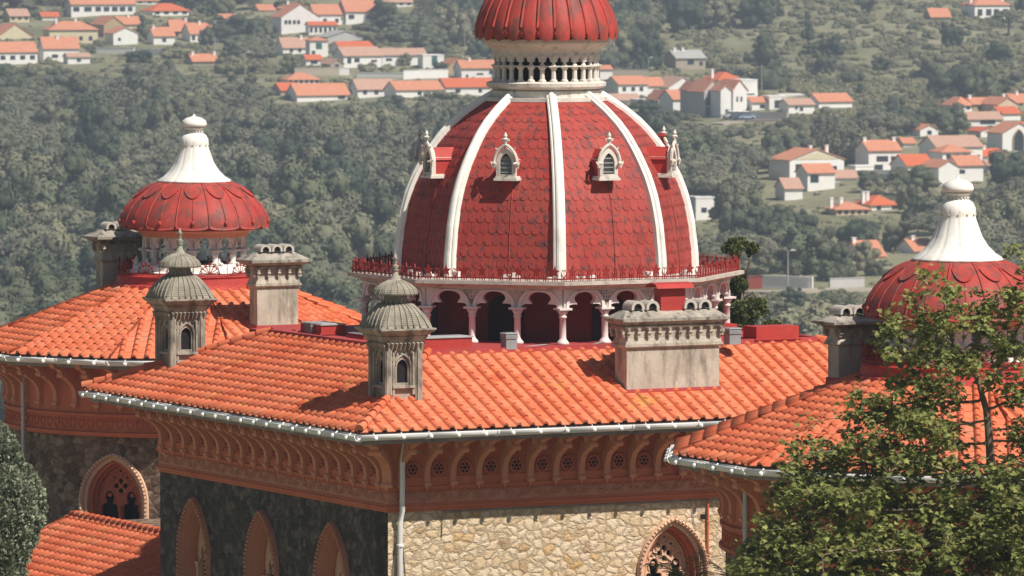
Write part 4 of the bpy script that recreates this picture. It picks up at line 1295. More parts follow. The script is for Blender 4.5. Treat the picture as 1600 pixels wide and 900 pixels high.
V_ = [(x, y, terr(x, y)) for y in ys for x in xs]; nx = len(xs)
F_ = [(j*nx+i, j*nx+i+1, (j+1)*nx+i+1, (j+1)*nx+i) for j in range(len(ys)-1) for i in range(nx-1)]
me = bpy.data.meshes.new('ground'); me.from_pydata(V_, [], F_); me.polygons.foreach_set('use_smooth', [True]*len(F_))
m, n, b = M_new('hillside_ground', .95, .1)
v = texco(n)
c = ramp(n, noise_t(n, v, .018, 6, .65), [(.32, (.14,.14,.075)), (.46, (.24,.225,.135)), (.60, (.32,.29,.19)), (.75, (.20,.21,.11))])
c = mix(n, ramp(n, noise_t(n, v, .25, 6, .7), [(.4, 0.0), (.7, .6)]), c, (.12,.13,.065))
c = mix(n, ramp(n, noise_t(n, v, .07, 5, .7), [(.62, 0.0), (.75, .7)]), c, (.24,.19,.12))
setc(n, b, c); bump(n, b, noise_t(n, v, .8, 6), .5, .4)
me.materials.append(m)
gobj = bpy.data.objects.new('hillside', me); COL.objects.link(gobj); tag(gobj, kind='structure')

mb = MB(); mb.X = Matrix.Translation((DC[0], DC[1], 0)) @ Matrix.Rotation(A0, 4, 'Z'); mb.box(-6, 40, -34, -7.6, -27.6, -26.6); mb.X = None; to_ = mb.build('bounce_sheet', mat_noise('pale_bounce', (.48,.42,.34), (.58,.52,.43), .6, .95)); tag(to_, kind='structure')  # unseen pale sheet, added to reflect sunlight up under the sunny eaves
# ------------------------------------------------------------------ foliage
def leaf_mat(name, c1, c2, rnd_amt=.5, trans=.0, rough=.65, warm=None):
    m, n, b = M_new(name, rough, .2)
    oi = nd(n, 'ShaderNodeObjectInfo'); v = texco(n)
    c = ramp(n, tint(n), [(0.0, c1), (1.0, c2)])
    if warm:
        c = mix(n, ramp(n, oi.outputs['Random'], [(.35, 0.0), (1.0, rnd_amt)]), c, warm)
    setc(n, b, c)
    if trans:
        b.inputs['Transmission Weight'].default_value = 0
        tr = nd(n, 'ShaderNodeBsdfTranslucent'); mx = nd(n, 'ShaderNodeMixShader'); mx.inputs[0].default_value = trans
        n.links.new(c, tr.inputs['Color']); out = n.nodes['Material Output']
        n.links.new(b.outputs[0], mx.inputs[1]); n.links.new(tr.outputs[0], mx.inputs[2]); n.links.new(mx.outputs[0], out.inputs['Surface'])
    return m
M['f_dark'] = leaf_mat('dark_foliage', (.038,.052,.034), (.075,.092,.056), .6, warm=(.12,.125,.07))
M['f_mid'] = leaf_mat('olive_foliage', (.088,.10,.058), (.15,.16,.095), .9, warm=(.23,.215,.13))
M['f_pine'] = leaf_mat('pine_foliage', (.10,.108,.068), (.145,.15,.098), .7, warm=(.19,.18,.12))
M['f_dry'] = leaf_mat('greyish_foliage', (.10,.092,.07), (.18,.165,.125), .5, warm=(.14,.135,.08))
M['f_light'] = leaf_mat('light_scrub_foliage', (.17,.165,.085), (.27,.26,.14), .8, warm=(.27,.235,.15))
M['bark'] = mat_noise('bark', (.10,.08,.06), (.17,.14,.11), 3, .9)
def crown_mesh(name, seed, shape, mat, nq=2200, lq=.047, sub=None):
    """unit crown: radius 1, base at z 0; leaf tufts on the shells of many lobes"""
    r = random.Random(seed); mb = MB(); lobes = []
    if shape == 'round':
        for i in range(22):
            a = r.uniform(0, 2*pi); h = r.uniform(.25, 1.5); q = r.uniform(.55, .85)*sqrt(max(0, 1 - ((h-.8)/.9)**2)); lobes.append((q*cos(a), q*sin(a), h, r.uniform(.18, .38), .9))
        lobes.append((0, 0, .85, .66, 1.0))
    elif shape == 'pine':
        for i in range(30):
            a = r.uniform(0, 2*pi); q = sqrt(r.random())*.80; lobes.append((q*cos(a), q*sin(a), .95 + r.uniform(-.05, .08) - .42*q*q, r.uniform(.18, .32), .55))
    elif shape == 'cone':
        for i in range(16):
            h = r.uniform(.15, 2.2); a = r.uniform(0, 2*pi); q = .55*(1 - h/2.5); lobes.append((q*cos(a), q*sin(a), h, .18 + .34*(1 - h/2.5), 1.0))
    elif shape == 'bush':
        for i in range(9):
            a = r.uniform(0, 2*pi); q = sqrt(r.random())*.6; lobes.append((q*cos(a), q*sin(a), r.uniform(.2, .5), r.uniform(.28, .45), .8))
    for (x, y, z, R, sz) in lobes:
        mb.t = .35; mb.s = True
        if nq > 1000 or shape == 'bush': mb.sphere((x, y, z), R*.86, 9, 6, sz)
    wsum = sum(l[3]**2 for l in lobes)
    for (x, y, z, R, sz) in lobes:
        for i in range(int(nq*R*R/wsum)):
            d = Vector((r.gauss(0, 1), r.gauss(0, 1), r.gauss(.35, 1))).normalized()
            p = Vector((x, y, z)) + Vector((d.x, d.y, d.z*sz))*R*r.uniform(.82, 1.12)
            nn = (d + Vector((r.gauss(0, .34), r.gauss(0, .34), r.gauss(.1, .34)))).normalized()
            a = nn.cross(Vector((r.gauss(0,1), r.gauss(0,1), r.gauss(0,1)))).normalized(); b_ = nn.cross(a)
            s_ = lq*r.uniform(.6, 1.4); mb.t = min(1, max(0, r.gauss(.5, .28)))
            mb.poly([p - a*s_ , p - b_*s_*.7, p + a*s_, p + b_*s_*.8])
    return mb.mesh(name, mat)
protos = {
 'round': [crown_mesh('crown', 10+i, 'round', M['f_mid']) for i in range(3)],
 'dark': [crown_mesh('crown', 20+i, 'round', M['f_dark']) for i in range(2)],
 'pine': [crown_mesh('crown', 30+i, 'pine', M['f_pine']) for i in range(3)],
 'cone': [crown_mesh('crown', 40+i, 'cone', M['f_dark']) for i in range(2)],
 'dry': [crown_mesh('crown', 50+i, 'round', M['f_dry'], 900, .045) for i in range(2)],
 'bush': [crown_mesh('crown', 60+i, 'bush', M['f_light'], 500, .10) for i in range(2)] + [crown_mesh('crown', 66, 'bush', M['f_mid'], 500, .10)],
}
def trunk_mesh(seed):
    r = random.Random(seed); mb = MB(); mb.s = True
    mb.tube([(0, 0, -.8), (.03, 0, .1), (.02, .03, .6), (0, 0, 1.0)], [.09, .07, .055, .03], 6)
    for k in range(5):
        a = k*1.3 + r.random(); mb.tube([(0.02, .01, .4 + .08*k), (.25*cos(a), .25*sin(a), .75 + .05*k), (.5*cos(a), .5*sin(a), .98)], [.04, .028, .012], 5)
    return mb.mesh('trunk', M['bark'])
TRK = trunk_mesh(1)

# ------------------------------------------------------------------ houses across the valley
def wallmat(name, c): return mat_noise(name, tuple(x*.92 for x in c), c, .5, .85, tuple(x*.6 for x in c), .62, .9, (.6,.6,.2), .1, 3)
HW = {'white': wallmat('white_render', (.92,.90,.87)), 'cream': wallmat('cream_render', (.72,.63,.42)), 'ochre': wallmat('ochre_render', (.50,.36,.20)),
      'grey': wallmat('grey_render', (.55,.53,.52)), 'blue': wallmat('pale_blue_render', (.45,.60,.72)), 'peach': wallmat('peach_render', (.74,.55,.40)), 'stone': wallmat('old_stone', (.42,.36,.29))}
def hroof(name, c1, c2):
    m, n, b = M_new(name, .85, .2); v = texco(n)
    c = ramp(n, noise_t(n, v, 1.0, 6, .7), [(.3, c1), (.7, c2)])
    setc(n, b, c)
    wv = nd(n, 'ShaderNodeTexWave', wave_type='BANDS', bands_direction='DIAGONAL'); wv.inputs['Scale'].default_value = 3.0
    n.links.new(v, wv.inputs['Vector']); bump(n, b, wv.outputs['Fac'], .5, .06)
    return m
HR = {'o': hroof('orange_roof_tiles', (.58,.22,.12), (.70,.31,.19)), 'f': hroof('faded_roof_tiles', (.50,.29,.21), (.60,.37,.28)), 'r': hroof('red_roof_tiles', (.60,.13,.05), (.68,.17,.07)), 'g': hroof('grey_roof_sheet', (.38,.37,.35), (.5,.48,.46))}
WG = M_new('window_glass', .15, .5)[0]; WG.node_tree.nodes['Principled BSDF'].inputs['Base Color'].default_value = (.035,.045,.06,1)
GREEN = mat_noise('green_shutter', (.03,.12,.10), (.04,.15,.12), 1, .6, None, bumps=0)
def win_mesh():
    mb = MB(); mb.box(-.5, .5, -.06, .04, 0, 1); return mb.mesh('window', WG)
WM = win_mesh()
HB = []      # (px0, px1, py0, py1, Y) screen boxes kept clear of nearer trees
def house(x0, x1, yb, ye, yr, wall='white', roof='o', kind='gable', depth=9, yaw=0, wins=(), chim=(), label='', group='houses across the valley', Yadd=0, name='house', eave=.45, cat='house', door=False):
    """pixel columns x0..x1, ground row yb, eave row ye, ridge row yr. kind: gable (ridge left-right), front (gable end to us), hip, flat"""
    p = hit((x0+x1)/2, yb); p = p + Vector((0, Yadd, 0))
    if Yadd: p = atY((x0+x1)/2, yb, p.y)
    sc = F/p.y; w = (x1-x0)/sc; h = (yb-ye)/sc; rise = (ye-yr)/sc
    if kind != 'front': rise = max(rise*1.0, .9) if kind != 'flat' else .3
    HB.append((x0, x1, yr, yb, p.y))
    yaw = yaw or random.Random(int(x0*7+yb)).uniform(14, 27)
    t = empty(name, (p.x, p.y + depth/2, p.z), radians(yaw)); tag(t, label, cat, group)
    mb = MB()
    if kind == 'front':
        mb.extrude([(-w/2, -4), (w/2, -4), (w/2, h), (0, h + rise), (-w/2, h)], [], lambda x, z, d: (x, d, z), -depth/2, depth/2)
    elif kind == 'gable':
        mb.extrude([(-depth/2, -4), (depth/2, -4), (depth/2, h), (0, h + rise), (-depth/2, h)], [], lambda y, z, d: (d, y, z), -w/2, w/2)
    else: mb.box(-w/2, w/2, -depth/2, depth/2, -4, h)
    mb.build('wall', HW[wall], t)
    mb = MB(); e = eave; th = .16
    if kind == 'gable':
        s_ = rise/(depth/2)
        for sg in (-1, 1):
            mb.extrude([(sg*(depth/2+e), h - e*s_ + .05), (0, h+rise+.05), (0, h+rise+.05+th*1.3), (sg*(depth/2+e), h - e*s_ + .05 + th)], [], lambda y, z, d: (d, y, z), -w/2-e*.6, w/2+e*.6)
    elif kind == 'front':
        s_ = rise/(w/2)
        for sg in (-1, 1):
            mb.extrude([(sg*(w/2+e), h - e*s_ + .05), (0, h+rise+.05), (0, h+rise+.05+th*1.3), (sg*(w/2+e), h - e*s_ + .05 + th)], [], lambda x, z, d: (x, d, z), -depth/2-e*.6, depth/2+e*.6)
    elif kind == 'hip':
        ww, dd = w/2+e, depth/2+e; m_ = min(ww, dd)*.95; rx, ry = ww-m_, dd-m_
        mb.rings([[(-ww, -dd, h), (ww, -dd, h), (ww, dd, h), (-ww, dd, h)], [(-ww, -dd, h+.15), (ww, -dd, h+.15), (ww, dd, h+.15), (-ww, dd, h+.15)], [(-rx-.01, -ry-.01, h+rise), (rx+.01, -ry-.01, h+rise), (rx+.01, ry+.01, h+rise), (-rx-.01, ry+.01, h+rise)]], True, True, True)
    else:
        mb.box(-w/2-.1, w/2+.1, -depth/2-.1, depth/2+.1, h+.002, h+.3)
    mb.build('roof', HR[roof] if kind != 'flat' else HW[wall], t)
    for wd in wins:
        fx, fz, ww, hh = wd[:4]
        o = inst('window', WM, t, ((fx-.5)*w, -depth/2, fz*h), 0, (ww, 1, hh))
        if len(wd) > 4:
            o.data = GW
    for fx in chim:
        mb = MB(); hh = h + rise*(.9) + .9
        mb.box((fx-.5)*w-.35, (fx-.5)*w+.35, -.8, -.1, h*.8, hh); mb.box((fx-.5)*w-.45, (fx-.5)*w+.45, -.9, 0, hh+.002, hh+.18)
        mb.build('chimney', HW['white'], t)
    return t
_g = MB(); _g.box(-.5, .5, -.06, .04, 0, 1); GW = _g.mesh('window', GREEN)
R3 = lambda n, z=.45, w=1.1, h=1.1: [((i+.5)/n, z, w, h) for i in range(n)]
H = house
# --- upper left of the village
H(-12, 52, 101, 81, 67, depth=8, wins=R3(4, .38, 1.5, 1.2), label='long low white house with orange roof at the left edge of the photo')
H(-14, 41, 72, 56, 38, 'cream', kind='front', depth=10, wins=[(.72,.2,1.6,1)], Yadd=22, label='cream house with gable end behind the long low white house at the left edge')
H(62, 119, 98, 76, 60, depth=7, wins=[(.28,.3,1,1),(.36,.3,1,1),(.8,.35,3.2,1.1)], chim=(.45,), label='small white house with orange roof standing below the big cream block')
H(101, 137, 101, 90, 85, depth=5, roof='f', wins=[(.5,.3,1.2,.9)], label='low white annex with faded roof right of the small white house')
H(70, 147, 80, 47, 33, 'cream', kind='hip', depth=10, Yadd=20, wins=[(.25,.5,1.1,1.3),(.45,.5,1.1,1.3),(.65,.5,1.1,1.3),(.85,.5,1.1,1.3)], chim=(.2,.6), label='big pale cream house with hip roof above the small white house')
H(150, 182, 70, 38, 26, 'ochre', kind='front', depth=12, Yadd=14, wins=[(.3,.5,1,1.2)], label='ochre house with gable end between the cream block and the white gabled cottage')
H(175, 214, 62, 38, 27, 'cream', depth=9, Yadd=24, wins=[(.3,.5,1,1.2),(.7,.5,1,1.2)], chim=(.6,), label='pale yellow house with orange roof behind the white gabled cottage')
H(168, 208, 73, 55, 46, kind='front', depth=9, wins=[(.25,.35,.9,.9)], label='white cottage with blank gable front next to the ochre house')
H(103, 206, 26, 8, -6, depth=9, wins=[(.08,.35,2,1.4),(.26,.35,2.4,1.4),(.42,.35,1.8,1.4),(.55,.35,1.8,1.4),(.68,.35,1.8,1.4),(.8,.35,1.8,1.4),(.92,.35,1.5,1.4)], label='long white house with a row of dark windows at the top left')
H(226, 288, 27, 20, 8, kind='hip', depth=9, roof='r', wins=R3(4,.3,1.6,.9), label='low house with wide red hip roof at the top left')
H(205, 252, 8, 2, -8, 'white', depth=8, wins=R3(3,.3,1.2,.9), label='white building cut by the top edge above the wide red hip roof')
H(234, 268, 70, 56, 44, kind='gable', depth=7, wins=[(.5,.3,1.2,1.1)], chim=(.1,), label='left end house of the white terrace with two steep orange roofs')
H(262, 290, 66, 48, 32, 'ochre', kind='gable', depth=8, Yadd=10, wins=[(.3,.5,1.3,1.2)], chim=(.95,), label='taller ochre house in the middle of the white terrace')
H(288, 341, 70, 52, 37, kind='gable', depth=8, Yadd=6, wins=[(.1,.4,1.1,1.4),(.3,.4,1.1,1.4),(.5,.1,1.4,1.8)], chim=(.4,.9), label='right end house of the white terrace partly behind a tree')
H(294, 336, 104, 98, 88, 'stone', depth=6, roof='o', wins=[], chim=(.95,.1), label='low stone outbuilding with red roof and two white chimneys beside a rubble heap')
# --- centre left
H(430, 492, 53, 28, 8, kind='front', depth=11, wins=[(.12,.55,.9,1.2),(.22,.55,.9,1.2),(.34,.55,.9,1.2),(.45,.55,.9,1.2),(.8,.15,3,1.1)], label='big white villa with gable front and a strip of small windows')
H(484, 532, 46, 22, 8, kind='gable', depth=9, Yadd=10, wins=[(.35,.45,1.1,1.2),(.75,.45,1.1,1.2)], label='white wing right behind the big gabled villa')
H(479, 524, 54, 40, 37, roof='r', kind='gable', depth=5, wins=R3(6,.2,.8,1.5), label='low white veranda with dark openings below the villa wing')
H(436, 466, 30, 14, 6, kind='hip', depth=7, Yadd=22, chim=(.4,), label='small white block with hip roof peeping over the big gabled villa')
H(532, 592, 38, 18, 1, kind='gable', depth=10, wins=[(.15,.4,1.8,1.3),(.6,.4,1,1.1)], chim=(.85,), label='white house with orange roof and rooftop dish right of the villa')
H(514, 575, 8, 2, -9, kind='flat', depth=8, Yadd=16, label='flat white building at the top edge behind the villa')
H(435, 481, 87, 76, 62, roof='f', depth=7, wins=[(.3,.3,1,1),(.6,.3,1,1)], chim=(.75,), label='small white house with faded roof left of the tower house')
H(480, 509, 91, 65, 59, kind='hip', depth=6, wins=[(.5,.5,1.8,1.8,1),(.2,.2,1,1)], label='narrow white tower house with one green shuttered window')
H(474, 500, 103, 94, 88, roof='r', depth=4, wins=[(.5,.2,2,1)], label='tiny white shed with red roof in front of the tower house')
H(500, 560, 72, 58, 49, 'grey', roof='g', kind='front', depth=10, Yadd=12, label='dark grey gabled barn with pale sheet roof behind the long white house')
H(520, 578, 88, 75, 66, roof='r', depth=8, Yadd=10, label='bright orange roofed house just behind the long white house')
H(526, 590, 106, 87, 75, roof='f', depth=8, wins=[(.15,.35,1.2,1.6),(.35,.45,1.6,1.1),(.8,.45,1.8,.6)], label='long white house with faded roof and few windows in the hamlet')
H(591, 662, 104, 87, 78, roof='f', depth=7, wins=[(.15,.45,1.8,.7),(.55,.4,2.4,1),(.9,.45,1.8,.7)], label='long low white range right of the long white house with faded roof')
H(656, 690, 108, 88, 84, kind='flat', depth=6, wins=[(.55,.2,1.6,3.2,1)], label='white block with tall green door at the end of the low range')
H(714, 774, 126, 108, 97, depth=8, wins=[(.15,.2,.7,.7),(.5,.4,1.9,.5),(.8,.45,1.1,1.0)], chim=(.3,), label='white house with orange roof immediately left of the dome lantern')
H(692, 722, 118, 104, 92, 'ochre', kind='front', depth=8, wins=[(.4,.5,1.2,1)], Yadd=6, label='small brownish gabled house left of the white house by the lantern')
H(443, 494, 140, 128, 117, kind='hip', depth=7, wins=R3(6,.25,.9,1.5), label='small pavilion with red hip roof and pale posts above the wood')
H(430, 462, 150, 141, 131, 'stone', depth=6, roof='r', label='brick red lean-to roof left below the small pavilion')
H(452, 540, 160, 150, 134, roof='o', kind='gable', depth=8, wins=[(.85,.3,2,1)], label='wide red roof half hidden by treetops below the small pavilion')
H(550, 612, 154, 141, 127, roof='f', depth=7, wins=[(.2,.35,1.1,1.2),(.5,.35,1.1,1.2),(.8,.35,1.1,1.2)], label='white farmhouse at the left end of the lower row of roofs')
H(606, 686, 152, 140, 128, roof='o', depth=8, wins=[(.5,.3,1.2,1)], label='long orange roofed house in the middle of the lower row of roofs')
H(686, 768, 150, 137, 125, roof='r', depth=8, wins=[(.25,.3,1.4,1),(.7,.3,1,1)], label='right end house of the lower row of roofs beside the dome lantern')
# --- right of the lantern
H(933, 953, 126, 110, 107, depth=6, kind='gable', label='narrow white house with red roof directly right of the lantern')
H(953, 1005, 154, 132, 121, depth=8, wins=[(.2,.5,1.1,1.1),(.5,.5,1.1,1.1),(.78,.5,1.1,1.1)], label='white house with three square windows right of the lantern')
H(1002, 1032, 150, 134, 122, kind='gable', depth=8, Yadd=6, label='white house with red roof behind the one with three windows')
H(1030, 1080, 148, 136, 121, kind='front', depth=11, Yadd=4, roof='f', label='wide white gable between two red roofs right of the lantern')
H(1020, 1044, 176, 155, 142, 'blue', kind='front', depth=9, Yadd=2, label='pale blue gable end above the wooded slope')
H(1040, 1062, 180, 156, 143, depth=8, roof='o', kind='gable', label='white house with orange roof joined to the pale blue gable')
H(990, 1022, 172, 158, 153, 'white', kind='flat', depth=6, label='low white wall block below the house with three windows')
H(1070, 1089, 182, 140, 130, 'grey', kind='front', depth=8, wins=[(.4,.62,1.1,1.2),(.45,.35,1.2,1.4)], label='grey unfinished house front with two dark windows')
H(1087, 1118, 184, 142, 126, 'grey', kind='front', depth=9, Yadd=3, wins=[(.45,.72,2.2,1.6),(.45,.45,3.8,2.0),(.45,.05,3.8,2.4)], label='tall grey house with stacked open balconies under a wide gable')
H(1118, 1135, 186, 141, 134, kind='front', depth=9, wins=[(.6,.2,.8,1)], Yadd=1, label='narrow white gable beside the tall balconied house')
H(1132, 1156, 178, 140, 126, kind='front', depth=10, Yadd=5, wins=[(.3,.5,.5,1.3),(.6,.5,.5,1.3)], label='tall white gable with slit windows at the right of the big cluster')
H(1108, 1150, 150, 126, 113, 'white', kind='hip', depth=10, Yadd=16, roof='r', chim=(.05,), label='large pyramid red roof rising behind the white gables')
H(1150, 1177, 160, 126, 124, kind='flat', depth=8, Yadd=9, wins=[(.5,.35,3,.3)], label='flat topped white block at the right end of the big cluster')
H(1167, 1202, 172, 160, 153, roof='o', depth=7, wins=[(.5,.2,1.4,.9)], label='low white house with orange roof right of the flat topped block')
H(1196, 1224, 172, 153, 147, kind='flat', depth=7, wins=[(.5,.1,1.8,2)], label='white cubic house with a dark archway')
H(1224, 1267, 178, 164, 156, roof='f', depth=7, wins=[(.3,.5,.7,.7),(.5,.3,.9,1.0)], label='small white house with faded roof left of the long orange roofed barn')
H(1266, 1326, 169, 159, 148, roof='o', depth=7, wins=[], label='long white barn with bright orange roof on the open hillside')
H(1215, 1252, 156, 149, 147, kind='flat', depth=5, Yadd=14, label='long flat white shed behind the small white house')
H(1045, 1096, 110, 93, 82, 'stone', roof='g', depth=8, wins=[(.5,.4,2.0,1.4),(.85,.3,1,1.2)], chim=(.12,.4), label='pale old stone house with grey roof and two chimney stubs above the cluster')
# --- top right
H(1449, 1482, 32, 27, 15, 'stone', roof='o', depth=6, label='lone small orange roof on the hillside at the top right')
H(1511, 1572, 30, 10, -3, kind='hip', depth=9, wins=[(.15,.2,1.6,2.0),(.4,.2,1.8,2.0),(.62,.2,1.8,2.0),(.88,.2,1.6,2.0)], chim=(.05,.95), label='white house with open porch and hip roof at the top right')
# --- right side
H(1483, 1512, 176, 168, 154, kind='hip', depth=8, wins=[(.3,.3,1,1),(.7,.3,1,1)], label='white house with hip roof at the left end of the right hand group')
H(1510, 1547, 176, 163, 154, 'ochre', kind='gable', depth=8, Yadd=2, wins=[(.3,.4,1.2,1.3),(.75,.4,1.2,1.3)], chim=(.1,), label='brownish house with two windows in the right hand group')
H(1545, 1580, 182, 163, 153, 'peach', kind='front', depth=10, Yadd=1, chim=(.7,), label='peach coloured gable end in the right hand group')
H(1500, 1562, 198, 187, 177, roof='f', depth=8, wins=[(.6,.3,4,1)], label='long faded roof below the brownish house in the right hand group')
H(1552, 1588, 190, 179, 170, roof='r', depth=7, label='bright red roof below the peach coloured gable')
H(1572, 1612, 172, 160, 148, 'white', depth=8, Yadd=12, wins=[(.3,.4,1.2,1.2)], chim=(.4,), label='white house with red roof at the right edge above the chapel')
ch_ = H(1553, 1612, 238, 208, 193, kind='front', depth=8, wins=[], label='white chapel with a tall dark pointed window at the right edge', cat='chapel', name='chapel')
sc_ = F/HB[-1][4]; ww_ = 17/sc_/2
_m = MB(); _m.extrude(arch_pts(ww_, 18/sc_, 33/sc_, 2/sc_), [], lambda x, z, d: (x - 1.5/sc_, -4 + d, z), -.08, .05); _m.build('window', WG, ch_)
_m = MB(); _m.tube([(x - 1.5/sc_, -4.12, z) for x, z in arch_pts(ww_*1.12, 18/sc_, 35/sc_, 1/sc_)], .22, 4); _m.build('window_frame', HW['ochre'], ch_)
H(1522, 1552, 216, 207, 202, roof='r', kind='front', depth=7, label='small red roofed porch left of the chapel')
H(1429, 1461, 213, 203, 196, kind='front', depth=6, wins=[(.5,.2,1.2,1)], label='tiny white building among trees below the scrubby hillside')
H(1346, 1401, 268, 236, 222, kind='gable', depth=8, wins=[(.42,.45,2.9,1.3),(.75,.5,1,1),(.3,.03,2.2,1.3)], chim=(.05,.95), label='white two storey house with a wide balcony between two chimneys')
H(1330, 1362, 276, 262, 260, kind='flat', depth=4, label='white terrace wall below the balconied house')
villa = H(1213, 1310, 280, 252, 236, 'white', roof='o', kind='front', depth=10, wins=[(.17,.35,1.8,1.8),(.8,.35,1.9,1.2)], chim=(.55,.85), label='wide white villa with a low yellow gable and climbing plants')
_q = F/HB[-1][4]; _w = 97/_q/2*.80; _h = 28/_q
_m = MB(); _m.extrude([(-_w, _h + .1), (_w, _h + .1), (0, _h + 16/_q*.80)], [], lambda x, z, d: (x, -5.03 + d, z), -.05, .02); _m.build('gable_panel', HW['cream'], villa)
H(1252, 1298, 300, 272, 260, kind='gable', depth=7, roof='o', wins=[(.25,.45,2,1.7)], label='white two storey annex right below the wide villa')
H(1219, 1248, 316, 297, 283, roof='f', depth=7, label='small white house with faded roof left of the two storey annex')
H(1296, 1336, 284, 278, 268, roof='f', depth=6, label='low faded orange roof right of the two storey annex')
H(1403, 1450, 268, 259, 244, roof='r', depth=8, label='low house with bright orange roof right of the balconied house')
H(1448, 1527, 262, 229, 214, roof='f', depth=10, Yadd=14, wins=[(.92,.5,.5,.5)], label='large white house with broad faded roof in the right hand slope group')
H(1462, 1511, 258, 239, 227, roof='o', kind='hip', depth=7, wins=[(.2,.5,1,1),(.5,.5,1,1),(.8,.5,1,1)], label='white wing with three windows and hip roof before the large white house')
H(1487, 1529, 288, 262, 249, roof='o', depth=8, wins=[(.15,.5,1.4,.9)], label='white house with long orange roof lowest of the right hand slope group')
H(1453, 1489, 290, 262, 252, kind='front', depth=9, wins=[], label='blank white gable left of the lowest house of the right hand slope group')
H(1527, 1561, 252, 246, 236, roof='r', depth=7, chim=(.3,), label='red roof with a white dormer beside the dark round tree on the right')
H(1298, 1352, 336, 328, 316, 'peach', kind='hip', depth=8, roof='o', wins=R3(5,.2,.8,.8), chim=(.0,.3), label='left half of the low orange villa among trees with white chimneys')
H(1346, 1394, 330, 321, 306, kind='hip', depth=8, Yadd=2, roof='r', wins=[(.3,.2,1,1),(.9,.2,1.6,1)], chim=(.0,.15), label='right half of the low orange villa among trees with brighter roof')
H(1331, 1372, 404, 400, 379, 'white', depth=9, roof='o', chim=(.04,), label='orange roof with a skylight in the wood left of the right turret')
H(1414, 1452, 398, 394, 378, 'white', depth=8, roof='o', chim=(.3,), label='orange roof half hidden just left of the white spire of the right turret')
H(1078, 1108, 346, 312, 306, kind='flat', depth=9, wins=[(.45,.35,1.2,1)], label='flat roofed white building emerging from behind the main dome')
H(950, 996, 160, 156, 148, roof='f', depth=5, Yadd=-6, wins=[], label='very low roof strip under the house with three windows')

H(340, 366, 40, 32, 25, roof='o', depth=7, wins=R3(2,.3,1,1), label='small white house half behind the large dark round tree at the top left')
H(8, 40, 36, 26, 16, 'cream', depth=8, roof='f', wins=R3(3,.4,1,1.1), label='cream house with faded roof above the gable end house at the left edge')
H(60, 88, 34, 28, 22, 'white', depth=7, roof='r', label='little white house with red roof above the big pale cream house')
H(592, 640, 14, 6, -4, 'white', depth=8, roof='f', wins=R3(4,.4,1,1), label='white house with faded roof at the top edge right of the rooftop dish house')
H(398, 424, 24, 16, 8, 'white', depth=8, roof='o', wins=R3(2,.4,1,1), Yadd=10, label='small orange roofed house left of the big gabled villa at the top')
H(508, 530, 112, 100, 93, 'stone', kind='front', depth=7, roof='f', wins=[(.5,.2,1.1,1.6)], label='brownish stone shed squeezed between tower house and long white house')
H(776, 800, 22, 14, 6, 'white', depth=7, roof='o', label='white house peeping out left of the red lantern roof')
H(1182, 1204, 160, 154, 150, 'white', kind='flat', depth=5, Yadd=10, label='small white lean-to behind the low house with orange roof')
H(1140, 1168, 186, 176, 171, 'white', kind='flat', depth=5, wins=R3(3,.2,1,1.4), label='low white terrace building in front of the flat topped block')
H(1406, 1426, 232, 226, 219, 'white', depth=6, roof='o', label='small orange roof in the trees right of the balconied house')
H(1590, 1625, 214, 203, 192, 'white', depth=8, roof='r', Yadd=18, wins=R3(2,.4,1,1), label='white house cut by the right edge behind the chapel')
H(1538, 1572, 272, 262, 254, 'white', depth=7, roof='f', wins=R3(2,.3,1,1), label='white house with faded roof under the red roof with the dormer')
# garden walls
def gwall(x0, x1, yb, h_px, mat='white', label='', dy=0):
    p, q = hit(x0, yb), hit(x1, yb + dy); q.y = p.y + (q.y - p.y)*1.0
    sc = F/((p.y+q.y)/2); hh = h_px/sc
    n = 8; mb = MB(); d = (q - p); d.z = 0; d.normalize(); nrm = Vector((-d.y, d.x, 0))*.15
    for i in range(n):
        a = p.lerp(q, i/n); b_ = p.lerp(q, (i+1)/n); za, zb = terr(a.x, a.y), terr(b_.x, b_.y)
        zt = max(za, zb) + hh; zl = min(za, zb) - .8
        pts = [a-nrm, b_-nrm, b_+nrm, a+nrm]
        mb.rings([[(c.x, c.y, z) for c in pts] for z in (zl, zt + .002*i)], True, True, True)
        pts = [a-nrm*1.6, b_-nrm*1.6, b_+nrm*1.6, a+nrm*1.6]
        mb.rings([[(c.x, c.y, z) for c in pts] for z in (zt + .003, zt + .12 + .002*i)], True, True, True)
    o = mb.build('garden_wall', HW[mat], None); tag(o, label, 'wall', 'garden walls'); HB.append((x0, x1, yb - h_px, yb, (p.y+q.y)/2)); return o
gwall(150, 210, 84, 9, 'white', 'white garden wall in front of the white gabled cottage')
gwall(212, 262, 86, 9, 'white', 'bright white garden wall stretching right towards the terrace')
gwall(460, 530, 119, 12, 'stone', 'pale stone retaining wall below the tower house')
gwall(530, 546, 118, 11, 'white', 'short white wall under the long white house with faded roof')
gwall(558, 640, 122, 7, 'white', 'low white garden wall in front of the bushes of the hamlet')
gwall(630, 700, 124, 13, 'white', 'tall white wall below the block with the green door')
gwall(954, 1012, 121, 10, 'stone', 'stone wall above the red roofs right of the lantern')
gwall(1136, 1230, 190, 12, 'grey', 'grey green retaining wall below the big cluster')
gwall(1166, 1192, 455, 21, 'redw', 'dark red wall section left of the white roadside wall') if 'redw' in HW else None
HW['redw'] = wallmat('dark_red_render', (.34,.06,.035))
gwall(1168, 1191, 454, 19, 'redw', 'dark red gate wall in the fields behind the gallery')
gwall(1192, 1270, 454, 19, 'white', 'white roadside wall with the dark red gate wall at its left end')
gwall(1296, 1350, 450, 14, 'grey', 'faded wall between dark trees right of the white roadside wall')
gwall(1330, 1420, 277, 8, 'white', 'stepped white wall running below the balconied house')

